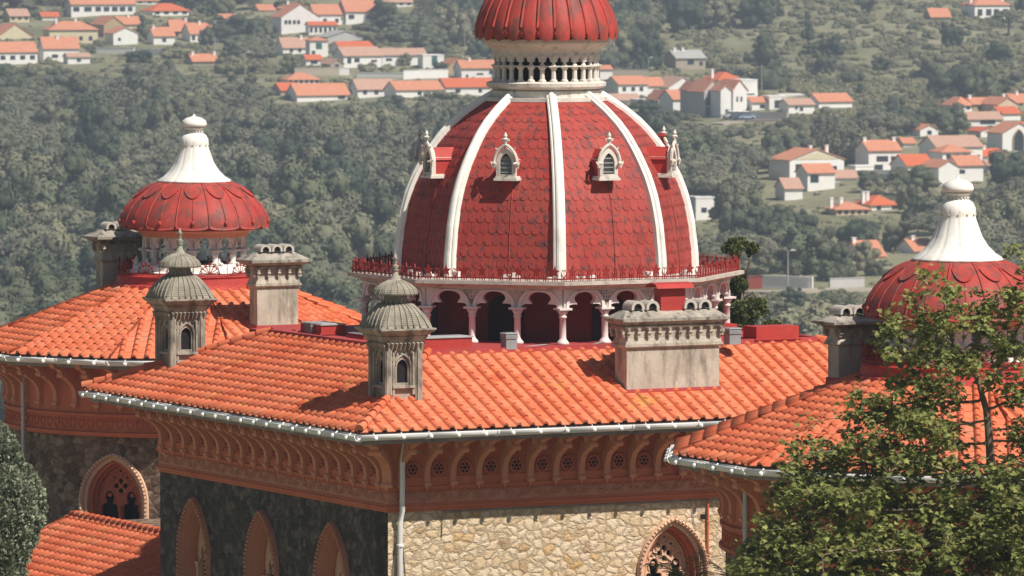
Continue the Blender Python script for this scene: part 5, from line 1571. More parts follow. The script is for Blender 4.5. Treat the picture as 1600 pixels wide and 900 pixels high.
# roads and poles
def road(pts, w, mat, name='road'):
    P = [hit(*p) for p in pts]; mb = MB(); L = []; 
    Q = []
    for a, b_ in zip(P, P[1:]):
        for i in range(6): Q.append(a.lerp(b_, i/6))
    Q.append(P[-1]); A = []
    for i, c_ in enumerate(Q):
        d = (Q[min(i+1, len(Q)-1)] - Q[max(0, i-1)]); d.z = 0; d.normalize(); s_ = Vector((-d.y, d.x, 0))*w/2
        row = []
        for k in (-1, 1):
            e = c_ + s_*k; row.append((e.x, e.y, terr(c_.x, c_.y) + .35))
        A.append(row)
    mb.rings([[a[0] for a in A], [a[1] for a in A]], False); mb.rings([[a[0] for a in A], [(a[0][0], a[0][1], a[0][2]-1.5) for a in A]], False)
    o = mb.build(name, mat); tag(o, kind='structure'); return o
ROADM = mat_noise('pale_track', (.36,.31,.25), (.46,.40,.33), .3, .9)
road([(1150, 462), (1220, 459), (1300, 457), (1400, 454)], 5, ROADM)
road([(1120, 196), (1160, 193), (1240, 192)], 5, ROADM)
road([(540, 124), (620, 127), (700, 128), (760, 130)], 5, ROADM)
PCOL = mat_noise('concrete_pole', (.33,.32,.30), (.42,.41,.38), 1, .8, None, bumps=0)
def pole(px, yb, yt, label, lamp=True, cat='street lamp', name='street_lamp'):
    p = hit(px, yb); sc = F/p.y; h = (yb-yt)/sc; t = empty(name, p); tag(t, label, cat, 'poles and lamps in the village')
    mb = MB(); mb.tube([(0,0,-1), (0,0,h)], .16, 6, .10); mb.build('pole', PCOL, t)
    mb = MB()
    if lamp: mb.tube([(0,0,h-.1), (.5,0,h+.15), (1.0,0,h+.15)], .07, 5); mb.build('arm', PCOL, t); mb = MB(); mb.frustum(.9, .4, h+.0, .6, .25, h+.25, .9, 0); mb.build('lamp_head', M['lamphead'], t)
    else: mb.box(-.9, .9, -.06, .06, h-.8, h-.65); mb.build('crossarm', PCOL, t)
    HB.append((px-2, px+3, yt, yb-4, p.y))
pole(383, 122, 82, 'street lamp standing alone in the trees at the left'); pole(336, 84, 60, 'thin pole beside the white terrace', False, 'pole', 'utility_pole')
pole(1013, 118, 92, 'street lamp above the red roofs right of the lantern'); pole(1190, 146, 102, 'tall pole on the slope above the flat topped block', False, 'pole', 'utility_pole')
pole(1231, 456, 394, 'street lamp behind the white roadside wall'); pole(1328, 160, 138, 'short pole at the end of the long orange roofed barn', False, 'pole', 'utility_pole')
pole(726, 98, 52, 'wooden pole by the dark wood left of the lantern', False, 'pole', 'utility_pole')

# parked cars
CARC = [('silver', (.45,.46,.48)), ('white', (.7,.7,.7)), ('dark blue', (.05,.09,.16)), ('pale blue', (.35,.45,.55))]
def car(px, py, cname, cc, label):
    p = hit(px, py); t = empty('parked_car', p + Vector((0,0,.35)), radians(8)); tag(t, label, 'car', 'cars parked below the big cluster')
    mt = mat_noise(cname.replace(' ', '_') + '_car_paint', cc, cc, 1, .3, None, bumps=0)
    mb = MB(); pts = [(-2.1,.35),(-2.1,.8),(-1.9,.95),(-1.2,1.0),(-.7,1.42),(.8,1.45),(1.5,1.0),(2.1,.85),(2.15,.35)]
    mb.extrude(pts, [], lambda x, z, d: (x, d, z), -.85, .85); mb.build('body', mt, t)
    mb = MB()
    mb.extrude([(-1.05,1.0),(-.66,1.36),(.02,1.38),(.02,1.0)], [], lambda x, z, d: (x, d, z), -.87, .87); mb.extrude([(.1,1.0),(.1,1.38),(.76,1.39),(1.3,1.0)], [], lambda x, z, d: (x, d, z), -.87, .87); mb.build('window', WG, t)
    for x in (-1.3, 1.35):
        for y in (-.8, .8):
            w_ = MB(); w_.X = Matrix.Translation((x, y, .33)) @ Matrix.Rotation(pi/2, 4, 'X'); w_.lathe([(.33, -.1), (.33, .1)], 12); w_.build('wheel', M['dark'], t)
for (px, (cn, cc), w_) in zip((1139, 1148, 1157, 1167), CARC, ('leftmost', 'second from the left', 'third from the left', 'rightmost')): car(px, 190, cn, cc, f'{cn} car parked under the big cluster, {w_} of four')
HB.append((1130, 1175, 180, 192, HB[0][4]*2))

# ------------------------------------------------------------------ trees one can tell apart
TR_I = []
def itree(px, yb, w, h, kind, label, group='trees across the valley', Yadd=0):
    p = hit(px, yb); sc = F/p.y; R = w/sc/2; base = {'round': 1.65, 'dark': 1.65, 'pine': 1.25, 'cone': 2.6, 'dry': 1.65, 'bush': .9}[kind]
    H_ = h/sc; sz = R*1.0; zz = H_/base
    if kind in ('pine',): zz = R*.85
    name = {'pine': 'umbrella_pine', 'cone': 'conifer', 'bush': 'shrub', 'dry': 'bare_tree'}.get(kind, 'broadleaf_tree')
    t = empty(name, p, random.Random(px).uniform(0, 6)); tag(t, label, 'shrub' if kind == 'bush' else 'tree', group)
    ms = protos[kind]; cr = inst('crown', ms[int(px) % len(ms)], t, (0, 0, 0), 0, (R, R, zz))
    if kind == 'pine': cr.location.z = H_ - zz*1.25
    if kind != 'bush':
        tk = inst('trunk', TRK, t, (0, 0, 0), 0, (R*.9, R*.9, H_*.75 if kind == 'pine' else zz*.9))
    TR_I.append((px, yb, w)); return t
T = itree
T(366, 64, 96, 40, 'dark', 'large dark round tree between the terrace and the big gabled villa'); T(395, 92, 62, 34, 'dark', 'dark tree standing left of the small white house with faded roof')
T(222, 64, 26, 44, 'cone', 'dark conifer rising between the white cottage and the terrace'); T(322, 78, 30, 34, 'round', 'grey green tree in front of the right end of the terrace')
T(270, 92, 70, 20, 'bush', 'dark hedge like bush below the white terrace'); T(217, 104, 46, 24, 'dark', 'dark round bush below the garden wall')
T(370, 122, 44, 34, 'round', 'round tree beside the lone street lamp'); T(455, 116, 40, 28, 'round', 'tree growing over the lane left of the stone retaining wall')
T(590, 62, 78, 34, 'pine', 'umbrella pine right of the villa with dark undergrowth'); T(628, 64, 80, 46, 'pine', 'broad umbrella pine in the middle of the dark wood left of the lantern')
T(682, 76, 86, 52, 'pine', 'umbrella pine nearest the red lantern roof on its left'); T(661, 60, 40, 70, 'dry', 'tall bare whitish tree standing out of the dark wood')
T(632, 104, 26, 19, 'round', 'small garden tree before the long low white range'); T(572, 114, 40, 16, 'bush', 'row of garden bushes behind the low white garden wall'); T(688, 116, 28, 18, 'dark', 'bush at the end of the tall white wall')
T(600, 38, 50, 40, 'dark', 'dark tree at the top edge left of the bare whitish tree'); T(730, 60, 50, 70, 'dark', 'dark tree touching the lantern roof at its left')
T(970, 106, 62, 74, 'dark', 'tall dark round tree right of the lantern roof'); T(1014, 110, 52, 60, 'dark', 'dark tree behind the pale ruin'); T(1012, 56, 66, 58, 'round', 'yellowish green bushy tree at the top right of the lantern')
T(1075, 50, 60, 56, 'dark', 'dark tree at the top edge above the pale ruin'); T(1120, 44, 62, 50, 'round', 'wide tree at the top edge in the row above the terraces'); T(1180, 46, 60, 52, 'dark', 'dark tree at the right end of the top row')
T(1195, 84, 26, 30, 'dark', 'dark bush on the terraces above the long flat white shed'); T(1262, 64, 26, 50, 'cone', 'narrow dark conifer near the top of the scrubby hillside')
T(1300, 92, 44, 34, 'dark', 'dark double tree on the scrubby hillside, upper half'); T(1288, 120, 40, 34, 'dark', 'dark tree on the scrubby hillside just above the long barn')
T(1378, 116, 36, 26, 'dark', 'low dark tree in the middle of the scrubby hillside'); T(1392, 94, 28, 20, 'dry', 'greyish bush above the low dark tree on the scrubby hillside')
T(1486, 76, 40, 40, 'dark', 'round dark tree alone on the grass at the top right'); T(1512, 82, 26, 16, 'bush', 'small bush right of the lone round dark tree'); T(1576, 58, 52, 44, 'pine', 'flat topped pine in front of the porch house'); T(1560, 100, 46, 32, 'dark', 'dark tree at the right edge below the flat topped pine')
T(1455, 126, 62, 42, 'round', 'big rounded tree on the slope above the right hand group'); T(1470, 148, 48, 30, 'dark', 'dark rounded tree directly above the hip roofed white house'); T(1420, 96, 40, 24, 'dry', 'brownish bush beside the big rounded tree')
T(1366, 210, 70, 42, 'pine', 'broad umbrella pine left of the tiny white building'); T(1300, 216, 80, 36, 'pine', 'broad umbrella pine above the wide white villa'); T(1480, 218, 66, 52, 'round', 'dense tree above the large white house'); T(1240, 216, 60, 34, 'pine', 'umbrella pine on the slope left of the wide white villa')
T(1580, 318, 92, 78, 'dark', 'huge dark round tree at the right edge below the chapel'); T(1420, 306, 90, 44, 'round', 'wide mound of foliage under the lowest white gable'); T(1362, 300, 56, 32, 'dark', 'dark bushes below the stepped white wall')
T(1340, 212, 30, 34, 'dark', 'dark tree between two umbrella pines on the right slope'); T(1566, 150, 40, 26, 'dark', 'dark bush above the peach coloured gable'); T(1564, 196, 8, 22, 'cone', 'slim cypress left of the chapel')
T(1313, 440, 62, 76, 'cone', 'large feathery conifer right of the white roadside wall'); T(1190, 428, 70, 92, 'cone', 'dark conifer behind the dark red wall'); T(1268, 430, 58, 52, 'dry', 'brownish tree behind the white roadside wall'); T(1232, 402, 46, 44, 'round', 'mid green tree above the street lamp of the roadside wall')
T(1352, 424, 50, 44, 'round', 'tree below the orange roof with a skylight'); T(1240, 484, 40, 32, 'dark', 'round dark bush in the field below the roadside wall'); T(1300, 510, 70, 50, 'round', 'spreading bush in the field beside the right chimney'); T(1215, 505, 60, 34, 'round', 'low bush behind the skylight box')
T(530, 398, 66, 62, 'dry', 'pale leafless tree in the wood left of the main dome'); T(45, 420, 92, 52, 'dry', 'pale greyish tree at the left edge behind the tiled roof'); T(36, 300, 50, 60, 'cone', 'dark conifer in the left of the wood'); T(190, 290, 44, 74, 'cone', 'dark conifer left of the white spire'); T(400, 300, 60, 84, 'cone', 'dark tall conifer right of the white spire'); T(440, 230, 46, 60, 'cone', 'dark conifer in the wood below the brick red lean-to')
T(150, 140, 80, 26, 'pine', 'wide umbrella pine below the garden walls'); T(240, 152, 92, 28, 'pine', 'wide umbrella pine in front of the stone outbuilding'); T(330, 152, 84, 28, 'pine', 'wide umbrella pine below the lone street lamp')
T(500, 200, 90, 40, 'pine', 'broad pine crown below the wide red roof'); T(610, 200, 70, 46, 'dark', 'dark round crown left of the dome under the lower row'); T(690, 176, 60, 34, 'round', 'greenish tree under the right end of the lower row')
T(1010, 186, 46, 30, 'dark', 'dark shrubs beside the right shoulder of the dome'); T(1048, 200, 42, 26, 'dark', 'dark rounded shrub below the pale blue gable'); T(1240, 250, 60, 40, 'dark', 'dark tree just left of the wide white villa')

# ------------------------------------------------------------------ the rest of the wood: one mass
def gn_scatter(name, pts, colname, protolist):
    pc = bpy.data.collections.new(colname)
    for i, me_ in enumerate(protolist):
        o = bpy.data.objects.new('proto_%02d' % i, me_); pc.objects.link(o)
    me_ = bpy.data.meshes.new(name); me_.from_pydata([p[0] for p in pts], [], [])
    a = me_.attributes.new('idx', 'INT', 'POINT'); a.data.foreach_set('value', [p[1] for p in pts])
    a = me_.attributes.new('scl', 'FLOAT_VECTOR', 'POINT'); a.data.foreach_set('vector', [c_ for p in pts for c_ in p[2]])
    a = me_.attributes.new('rot', 'FLOAT_VECTOR', 'POINT'); a.data.foreach_set('vector', [c_ for p in pts for c_ in (0, 0, p[3])])
    o = bpy.data.objects.new(name, me_); COL.objects.link(o)
    g = bpy.data.node_groups.new(name + '_nodes', 'GeometryNodeTree')
    g.interface.new_socket('Geometry', in_out='INPUT', socket_type='NodeSocketGeometry'); g.interface.new_socket('Geometry', in_out='OUTPUT', socket_type='NodeSocketGeometry')
    gi = g.nodes.new('NodeGroupInput'); go = g.nodes.new('NodeGroupOutput'); ip = g.nodes.new('GeometryNodeInstanceOnPoints'); ci = g.nodes.new('GeometryNodeCollectionInfo')
    ci.inputs['Collection'].default_value = pc; ci.inputs['Separate Children'].default_value = True; ci.inputs['Reset Children'].default_value = True
    def na(nm, dt):
        x = g.nodes.new('GeometryNodeInputNamedAttribute'); x.data_type = dt; x.inputs['Name'].default_value = nm; return x.outputs['Attribute']
    g.links.new(gi.outputs[0], ip.inputs['Points']); g.links.new(ci.outputs[0], ip.inputs['Instance']); ip.inputs['Pick Instance'].default_value = True
    g.links.new(na('idx', 'INT'), ip.inputs['Instance Index']); g.links.new(na('scl', 'FLOAT_VECTOR'), ip.inputs['Scale'])
    er = g.nodes.new('FunctionNodeEulerToRotation'); g.links.new(na('rot', 'FLOAT_VECTOR'), er.inputs[0]); g.links.new(er.outputs[0], ip.inputs['Rotation'])
    g.links.new(ip.outputs[0], go.inputs[0])
    md = o.modifiers.new('scatter', 'NODES'); md.node_group = g
    tag(o, kind='stuff'); return o
wood_protos = protos['round'] + protos['dark'] + protos['pine'] + protos['cone'] + protos['dry']     # 3 2 3 2 2
rr = random.Random(5); pts = []; scrub = []
HBs = HB
def blocked(px, pyb, wpx, hpx, Y, slack=1.0):
    for (x0, x1, y0, y1, HY) in HBs:
        if Y < HY + 3:
            ox = min(px + wpx*.5, x1) - max(px - wpx*.5, x0); oy = min(pyb, y1) - max(pyb - hpx, y0)
            if ox > 2 and oy > max(1.5, .22*(y1-y0))*slack: return True
        if abs(px - (x0+x1)/2) < (x1-x0)/2 + 2 and HY - 2 < Y < HY + 11: return True
    return False
Y = 930.0
while Y < 2500:
    half = .0762*Y*1.22 + 95; sp = 7.2 if Y < 1900 else 8.0; x = -half
    while x < half:
        X = x + rr.uniform(-sp*.45, sp*.45); YY = Y + rr.uniform(-sp, sp)*.8; x += sp
        z = terr(X, YY); px, py = proj((X, YY, z)); sc = F/YY
        big = noise.noise((X/38, YY/110, 3.1)) + .5*noise.noise((X/15, YY/40, 9.1)); k = rr.random()
        open_ = 0.0
        if px > 1120 and py < 205: open_ = .95 if not (1190 < px < 1215) else .5
        if px > 1010 and 38 < py < 110 and px < 1460: open_ = max(open_, .93)
        if 1180 < px < 1480 and 450 < py < 600: open_ = .72
        if py < 190 and px < 1120 and 120 > py: open_ = max(open_, .35)
        if 'v' and 540 < px < 780 and 96 < py < 160: open_ = .8
        if 930 < px < 1230 and 125 < py < 190: open_ = .85
        if px > 1480 and 150 < py < 290: open_ = .8
        if 0 < px < 350 and 20 < py < 104: open_ = .55
        if 430 < px < 600 and 0 < py < 160: open_ = .7
        if big < -.25: kd = 'dark'
        elif big < .02: kd = 'round'
        else: kd = 'pine'
        if k > .86: kd = 'cone'
        elif k > (.70 if (px < 160 and py > 300) else .80): kd = 'dry'
        elif k > .68: kd = 'round'
        piney = px < 820 and 95 < py < 340
        if piney and kd in ('round', 'dark') and rr.random() < .5: kd = 'pine'
        R = rr.choice((rr.uniform(2.2, 4.2), rr.uniform(3.6, 5.6), rr.uniform(5.0, 8.6))) if kd != 'pine' else rr.uniform(4.0, 9.0)
        if open_ > .9: R = rr.uniform(1.8, 3.4)*(1.12 if kd == 'pine' else 1)*(.66 if kd == 'cone' else 1)
        base = {'round': (0, 3), 'dark': (3, 2), 'pine': (5, 3), 'cone': (8, 2), 'dry': (10, 2)}[kd]
        zs = rr.uniform(.8, 1.35); hgt = {'round': 1.75, 'dark': 1.75, 'pine': 1.45, 'cone': 2.6, 'dry': 1.75}[kd]*R*zs
        if rr.random() < open_:
            for q in range(4):
                Rb = rr.uniform(.9, 2.6); X2 = X + rr.uniform(-3, 3); Y2 = YY + rr.uniform(-4, 4); z2 = terr(X2, Y2); p2 = proj((X2, Y2, z2)); 
                if not blocked(p2[0], p2[1], 2*Rb*sc, .9*Rb*sc, Y2, 1.3): scrub.append(((X2, Y2, z2 - .3), rr.randrange(3), (Rb, Rb, Rb*rr.uniform(.7, 1.2)), rr.uniform(0, 6)))
            continue
        if blocked(px, py, 2*R*sc, hgt*sc, YY):
            Rb = rr.uniform(.6, 1.2)
            if not blocked(px, py, 2*Rb*sc, .9*Rb*sc, YY, .8): scrub.append(((X, YY, z - .2), rr.randrange(3), (Rb, Rb, Rb), rr.uniform(0, 6)))
            continue
        zo = R*rr.uniform(.0, .3) if kd == 'pine' else 0
        pts.append(((X, YY, z - .3 + zo), base[0] + rr.randrange(base[1]), (R*rr.uniform(.85, 1.15), R, R*zs), rr.uniform(0, 6)))
    Y += sp*1.15
print('wood', len(pts), 'scrub', len(scrub))
gn_scatter('wood', pts, 'wood_protos', wood_protos)
gn_scatter('scrub', scrub, 'scrub_protos', protos['bush'])

# ------------------------------------------------------------------ the air
hz = MB(); hz.box(-1100, 1100, -320, 4300, -76, 215)
ho = hz.build('haze', [], None)
m = bpy.data.materials.new('haze_air'); m.use_nodes = True; n = m.node_tree; n.nodes.clear()
out = n.nodes.new('ShaderNodeOutputMaterial'); pv = n.nodes.new('ShaderNodeVolumePrincipled')
pv.inputs['Color'].default_value = (.74,.86,1.0,1); pv.inputs['Density'].default_value = .00020; pv.inputs['Anisotropy'].default_value = .2
n.links.new(pv.outputs[0], out.inputs['Volume']); ho.data.materials.append(m); tag(ho, kind='stuff')
# =================================================================== NEAR TREES
M['plane'] = leaf_mat('plane_leaves', (.10,.125,.030), (.43,.44,.145), .0, trans=.40, rough=.5)
M['planebark'] = mat_noise('plane_bark', (.10,.075,.055), (.20,.16,.12), 5, .9, (.05,.04,.03), .5, .7, (3,3,1), .5, 14)
M['twig'] = mat_noise('pale_twig', (.22,.16,.12), (.30,.23,.18), 5, .9, None, bumps=0)
M['olive'] = leaf_mat('small_grey_green_leaves', (.10,.12,.075), (.34,.36,.25), .0, trans=.12, rough=.55)
M['topiary'] = leaf_mat('dark_glossy_leaves', (.05,.07,.025), (.18,.20,.07), .0, trans=.1, rough=.45)
M['palmleaf'] = leaf_mat('palm_leaflets', (.07,.10,.03), (.22,.24,.09), .0, trans=.2, rough=.5)

def leaf5(mb, c, nrm, up, s_, r):
    x = up.cross(nrm)
    if x.length < 1e-3: x = Vector((1,0,0))
    x.normalize(); y = nrm.cross(x).normalized()
    sh = ((0,-.35),(.28,-.28),(.62,-.30),(.42,-.02),(.72,.22),(.36,.22),(.22,.45),(0,.85),(-.22,.45),(-.36,.22),(-.72,.22),(-.42,-.02),(-.62,-.30),(-.28,-.28))
    cen = mb.vert(c - nrm*s_*.10)
    ids = [mb.vert(c + x*(px*s_) + y*(py*s_) + nrm*(s_*r.uniform(-.06, .10) - s_*.18*abs(px))) for px, py in sh]
    for i in range(len(ids)): mb.face((cen, ids[i], ids[(i+1) % len(ids)]))

def colonize(root_pts, attr, step=.16, kill=.28, infl=1.6, iters=140, seed=1):
    nodes = [np.array(p, float) for p in root_pts]; par = [-1] + list(range(len(root_pts)-1))
    A = np.array(attr, float); alive = np.ones(len(A), bool)
    P = np.array(nodes); rs = np.random.RandomState(seed)
    near = np.full(len(A), 1e9); who = np.zeros(len(A), int); done = 0
    for it in range(iters):
        new = P[done:]
        for k in range(len(new)):
            d = np.linalg.norm(A - new[k], axis=1); m_ = d < near; near[m_] = d[m_]; who[m_] = done + k
        done = len(P)
        alive &= near > kill
        if not alive.any(): break
        act = alive & (near < infl*(1 + it*.02))
        if not act.any(): act = alive & (near < near[alive].min()*1.3)
        dirs = {}
        for i in np.where(act)[0]:
            v_ = A[i] - P[who[i]]; v_ /= np.linalg.norm(v_) + 1e-9; dirs.setdefault(who[i], []).append(v_)
        add = []
        for k, L in dirs.items():
            v_ = np.sum(L, 0) + rs.normal(0, .25, 3); v_ /= np.linalg.norm(v_) + 1e-9
            q = P[k] + v_*step
            if len(add) == 0 or np.min(np.linalg.norm(np.array(add) - q, axis=1)) > step*.25: add.append(q); par.append(k)
        if not add: break
        P = np.vstack([P, np.array(add)])
        if len(P) > 7000: break
    return P, par

def branches(mb, mbt, P, par, r0=.012, ex=2.3):
    n = len(P); ch = [[] for _ in range(n)]
    for i, p in enumerate(par):
        if p >= 0: ch[p].append(i)
    rad = [0.0]*n; w_ = [0.0]*n
    for i in range(n-1, -1, -1):
        w_[i] = (sum(w_[c] for c in ch[i]) if ch[i] else 1.0); rad[i] = r0*w_[i]**(1/ex)
    for i in range(n):
        for c in ch[i]:
            # start chains only where a node is not the main continuation
            main = max(ch[i], key=lambda q: rad[q])
            if c == main and par[i] >= 0: continue
            chain = [i, c]; cur = c
            while ch[cur]:
                cur = max(ch[cur], key=lambda q: rad[q]); chain.append(cur)
            rs = [min(rad[k], rad[chain[1]]*1.1) for k in chain]; rs[-1] *= .4
            t = mb if rs[0] > .03 else mbt
            t.s = True; t.tube([P[k] for k in chain], rs, 7 if rs[0] > .05 else 4)
    return rad, ch

rt = random.Random(12)
def blob_pts(blobs, Y, dy, ppm, n_per):
    out = []
    for (px, py, r, w_) in blobs:
        for i in range(int(n_per*w_*(r/40)**2)):
            a = rt.uniform(0, 2*pi); q = r*sqrt(rt.random()); yy = Y + rt.gauss(0, 1)*dy*min(1.4, r/60)
            if py < 640 and rt.random() < .22: continue
            out.append(atY(px + q*cos(a), py + q*sin(a)*.85, yy))
    return out
YP = 140.0
blobs = [(1588,385,14,.8),(1572,452,22,.7),(1590,480,26,.9),(1452,428,14,.6),(1488,462,20,.7),(1440,470,16,.7),(1420,455,10,.6),(1540,470,24,.6),(1558,500,26,.8),(1500,500,30,.8),(1455,505,26,.8),(1410,515,26,.8),(1385,500,16,.7),(1378,535,14,.7),(1400,560,20,.7),(1450,555,30,1),(1500,560,30,.9),(1545,545,32,.9),(1590,550,30,1),
 (1425,600,28,1),(1470,615,34,1),(1385,610,22,1),(1340,610,14,.7),(1330,640,16,.8),(1365,645,26,1),(1400,650,30,1),(1440,660,34,1.2),(1480,680,30,1),(1590,620,24,.9),(1598,680,26,1),(1515,600,16,.5),(1570,590,20,.8),
 (1262,655,10,.6),(1275,690,14,.8),(1240,705,16,.9),(1228,730,16,1),(1262,735,24,1),(1300,720,26,1),(1340,700,30,1.1),(1380,710,34,1.2),(1430,720,34,1.2),(1480,735,30,1),(1530,740,26,.8),(1580,745,34,1.2),
 (1222,775,20,1),(1260,780,34,1.2),(1310,775,36,1.3),(1365,780,38,1.3),(1420,785,34,1.1),(1480,800,40,1.3),(1540,800,40,1.3),(1595,800,36,1.3),
 (1195,815,18,1),(1215,840,30,1.2),(1180,865,24,1.2),(1260,850,40,1.3),(1320,850,42,1.3),(1385,850,42,1.4),(1450,860,42,1.4),(1515,860,42,1.4),(1580,860,42,1.4),(1160,890,22,1.2),(1200,895,30,1.2),
 (1250,920,44,1.3),(1330,925,46,1.3),(1410,930,46,1.3),(1490,930,46,1.3),(1570,935,46,1.3),(1650,880,60,1.2),(1660,780,60,1.1),(1655,680,50,1),(1640,590,40,.9),(1630,500,36,.8),(1625,420,26,.7),(1700,960,70,1),(1600,1010,70,1),(1450,1010,70,1),(1300,1000,60,1),(1730,820,60,.8)]
att = blob_pts(blobs, YP, 1.25, 75, 42)
tb = atY(1585, 450, YP); g0 = terr(tb.x, YP)
trunk = [Vector((tb.x + .9, YP + .4, g0 - .3))]
for (px, py, dy) in ((1612, 1150, .3), (1592, 1010, .2), (1572, 900, .1), (1558, 830, 0), (1549, 745, 0), (1546, 690, 0), (1541, 640, .05), (1530, 600, .1)):
    q = atY(px, py, YP + dy); p = trunk[-1]; L = (q-p).length; k = max(1, int(L/.2))
    for i in range(1, k+1): trunk.append(p.lerp(q, i/k))
P, par = colonize([tuple(p) for p in trunk], [tuple(a) for a in att], kill=.24, step=.15)
t = empty('plane_tree', trunk[0]); tag(t, 'leafy plane tree with yellow green leaves in front of the right tower', 'tree')
mb = MB(); mbt = MB(); rad, ch = branches(mb, mbt, P, par, .0075, 2.05)
base = -trunk[0]
o = mb.build('trunk', M['planebark'], t, base); o2 = mbt.build('twigs', M['twig'], t, base)
mb = MB(); nn_ = len(P); cnt = 0
tips = [i for i in range(nn_) if rad[i] < .030 and i > len(trunk)]
for i in tips:
    m_ = 3 if ch[i] else 7
    for k in range(m_):
        d = Vector((rt.gauss(0,1), rt.gauss(0,1), rt.gauss(.1,1))).normalized()
        c = Vector(P[i]) + d*rt.uniform(.04, .20)
        nr = (Vector((rt.gauss(0,.6), rt.gauss(-.2,.6), 1.0)) + d*.5).normalized()
        mb.t = min(1, max(0, rt.gauss(.45, .27))); leaf5(mb, c, nr, Vector((d.x, d.y, -.6)).normalized(), rt.uniform(.065, .12), rt); cnt += 1
for a_ in att:
    for k in range(rt.choice((7, 11, 15))):
        d = Vector((rt.gauss(0,1), rt.gauss(0,1), rt.gauss(0,.8))).normalized()
        c = Vector(a_) + d*rt.uniform(.03, .26)
        nr = (Vector((rt.gauss(0,.6), rt.gauss(-.2,.6), 1.0)) + d*.5).normalized()
        mb.t = min(1, max(0, rt.gauss(.45, .27))); leaf5(mb, c, nr, Vector((d.x, d.y, -.6)).normalized(), rt.uniform(.07, .14), rt); cnt += 1
mb.build('leaves', M['plane'], t, base); print('plane leaves', cnt, 'nodes', nn_, 'attr', len(att))

# small leaved tree at the left edge
def lobe_tree(name, lobes, Y0, leafn, ls, mat, label, stem, cat='tree', elong=2.2, up=.3, core=.86, depth=1.0):
    r = random.Random(int(Y0)); base = Vector(stem[0]); t = empty(name, base); tag(t, label, cat)
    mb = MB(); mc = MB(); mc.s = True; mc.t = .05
    for (px, py, R, dy) in lobes:
        c = atY(px, py, Y0 + dy); ppm = F/c.y; rm = R/ppm
        mc.sphere(c, rm*core*.86, 9, 6)
        for i in range(int(leafn*(rm)**2)):
            d = Vector((r.gauss(0,1), r.gauss(0,1), r.gauss(.15,1))).normalized()
            if d.y > .55 and r.random() < .7: continue
            bumpy = 1 + .16*noise.noise(c*3 + d*2.2) + .10*noise.noise(c*5 + d*6)
            p = c + d*rm*bumpy*r.uniform(.80, 1.06)
            ax = (d + Vector((r.gauss(0,.5), r.gauss(0,.5), up + r.gauss(0,.5)))).normalized()
            sx = ax.cross(Vector((r.gauss(0,1), r.gauss(0,1), r.gauss(0,1)))).normalized()
            L = ls*r.uniform(.6, 1.3); mb.t = min(1, max(0, r.gauss(.5, .25)))
            mb.poly([p - ax*L*.4, p + sx*L/elong - ax*.02*L, p + ax*L*.6, p - sx*L/elong])
    st = MB(); st.s = True; n = len(stem); st.tube(stem, [.16 - .09*i/(n-1) for i in range(n)], 8)
    for (px, py, R, dy) in lobes[::2]:
        c = atY(px, py, Y0 + dy); st.tube([stem[-2], stem[-1].lerp(c, .5) + Vector((0,0,-.1)), c], [.05, .035, .015], 5)
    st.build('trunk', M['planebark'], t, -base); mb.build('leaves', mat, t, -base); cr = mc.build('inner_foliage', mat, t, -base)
    return t
Yl = 150.0
sb = atY(-60, 900, Yl); stem = [Vector((sb.x, Yl+.6, terr(sb.x, Yl)-.3)), Vector((sb.x+.1, Yl+.5, -22)), Vector((sb.x, Yl+.3, -19)), atY(-55, 900, Yl+.2), atY(-45, 800, Yl+.2)]
ll = [(-20,712,34,.2),(5,700,24,-.3),(10,725,26,-.2),(26,745,26,-.1),(44,752,17,.2),(30,775,26,-.5),(52,775,18,0),(58,795,17,.3),(50,815,20,-.2),(30,800,28,-.5),(5,760,34,-.6),(0,800,36,-.7),(-30,760,44,0),(-40,820,50,.1),(20,832,30,-.6),(40,838,22,-.2),(22,862,26,-.5),(0,850,34,-.7),(8,884,30,-.6),(20,893,22,-.3),(-30,880,46,0),(-8,680,22,.1),(0,910,36,-.4),(-20,930,44,0),(-80,780,60,.3),(-80,880,60,.3),(-60,720,40,.4)]
lobe_tree('evergreen_tree', ll, Yl, 7800, .085, M['olive'], 'dense grey green small leaved tree cut by the left edge of the photo', stem)
# clipped looking dark tree behind the gallery
Yb = 193.0
sb = atY(1166, 400, Yb); stem = [Vector((sb.x, Yb, terr(sb.x, Yb)-.3)), Vector((sb.x+.05, Yb, -20)), atY(1160, 520, Yb), atY(1158, 470, Yb), atY(1163, 425, Yb)]
tl = [(1147,384,12,0),(1158,381,11,.3),(1137,388,9,0),(1150,392,11,-.2),(1178,387,8,0),(1172,394,7,.2),(1154,432,11,.1),(1160,446,10,0),(1148,452,12,.3),(1142,475,14,.2),(1156,482,13,-.1),(1172,478,12,0),(1188,476,10,.1),(1192,487,9,.2),(1178,492,11,0),(1162,500,13,0),(1146,500,13,.2),(1170,512,10,0),(1150,520,14,.2),(1172,530,12,0),(1130,460,14,.8),(1128,490,14,.9),(1160,548,20,.4)]
lobe_tree('dark_tree', tl, Yb, 5200, .085, M['topiary'], 'dark tree with separate rounded leaf clumps growing behind the right side of the gallery', stem, core=.8)
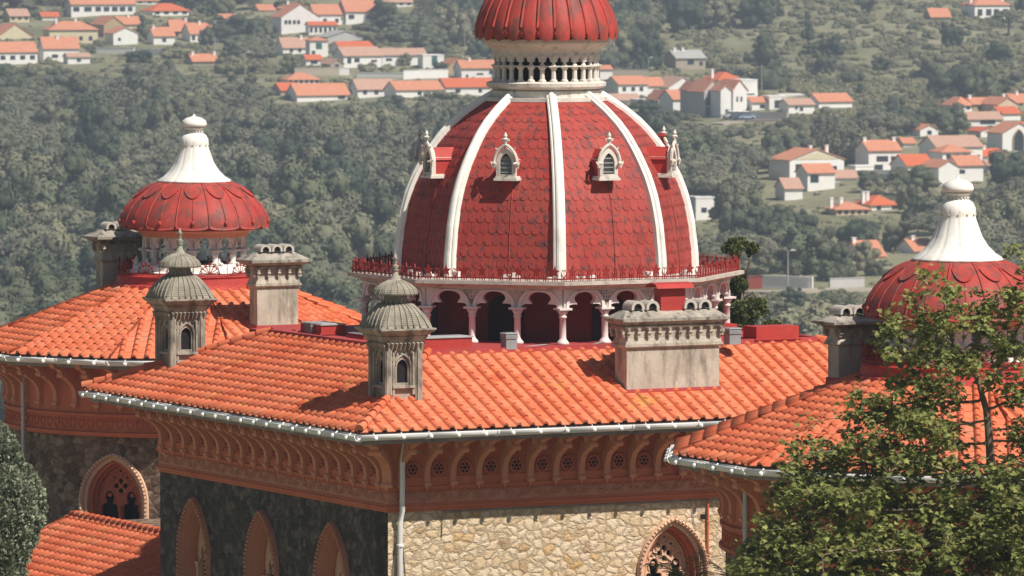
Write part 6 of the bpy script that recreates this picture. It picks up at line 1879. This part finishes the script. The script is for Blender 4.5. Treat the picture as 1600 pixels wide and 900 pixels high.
sb = atY(1206, 515, Yb+1); stem = [Vector((sb.x, Yb+1, terr(sb.x, Yb)-.3)), Vector((sb.x, Yb+1, -18)), atY(1206, 530, Yb+1), atY(1206, 516, Yb+1)]
lobe_tree('dark_tree', [(1198,510,8,0),(1206,507,8,.2),(1214,510,8,0),(1206,517,10,0),(1196,522,10,0),(1216,522,10,0)], Yb+1, 5200, .08, M['topiary'], 'treetop just peeping over the flat roof left of the right skylight box', stem, core=.8)

# palm at the foot of the sunlit wall
def palm(px, py, Y, n, L, label, seed):
    r = random.Random(seed); c = atY(px, py, Y); g = terr(c.x, c.y); t = empty('palm', (c.x, c.y, g)); tag(t, label, 'palm'); base = Vector((-c.x, -c.y, -g))
    mb = MB(); mb.s = True; mb.tube([(c.x, c.y, g-.3), (c.x+.05, c.y, (g+c.z)/2), tuple(c)], [.16, .12, .13], 9); mb.build('trunk', M['planebark'], t, base)
    for k in range(n):
        a = 2*pi*k/n + r.uniform(-.2, .2); el = r.uniform(.5, 1.35); mb = MB(); pts = []; v_ = Vector((cos(a)*cos(el), sin(a)*cos(el), sin(el))); p = c.copy(); m_ = 16
        for i in range(m_+1):
            pts.append(p.copy()); p = p + v_*L/m_; v_ = (v_ + Vector((0,0,-.115))).normalized()
        mb.t = .8; mb.tube(pts, .016, 4, .004)
        for i in range(2, m_+1):
            for s_ in (-1, 1):
                d = (pts[min(i+1, m_)] - pts[i-1]).normalized(); sd_ = d.cross(Vector((0,0,1))).normalized()*s_
                for q in (0, .5):
                    b0 = pts[i-1].lerp(pts[i], q); ll_ = L*.30*sin(pi*(i+q)/(m_+2))**.6; tip = b0 + (sd_*.75 + d*.6 + Vector((0,0,-.28 + r.uniform(-.1,.1)))).normalized()*ll_
                    mb.t = min(1, max(0, r.gauss(.5, .25))); mb.poly([b0 - d*.012, b0 + d*.012, b0.lerp(tip, .5) + d*.012, tip, b0.lerp(tip, .5) - d*.012])
        mb.build('frond', M['palmleaf'], t, base)
palm(1080, 935, 158, 16, 1.5, 'feathery palm whose fronds reach up in front of the arched window on the sunlit wall', 3)
palm(1150, 940, 154, 12, 1.2, 'smaller palm beside the plane tree at the bottom of the photo', 8)
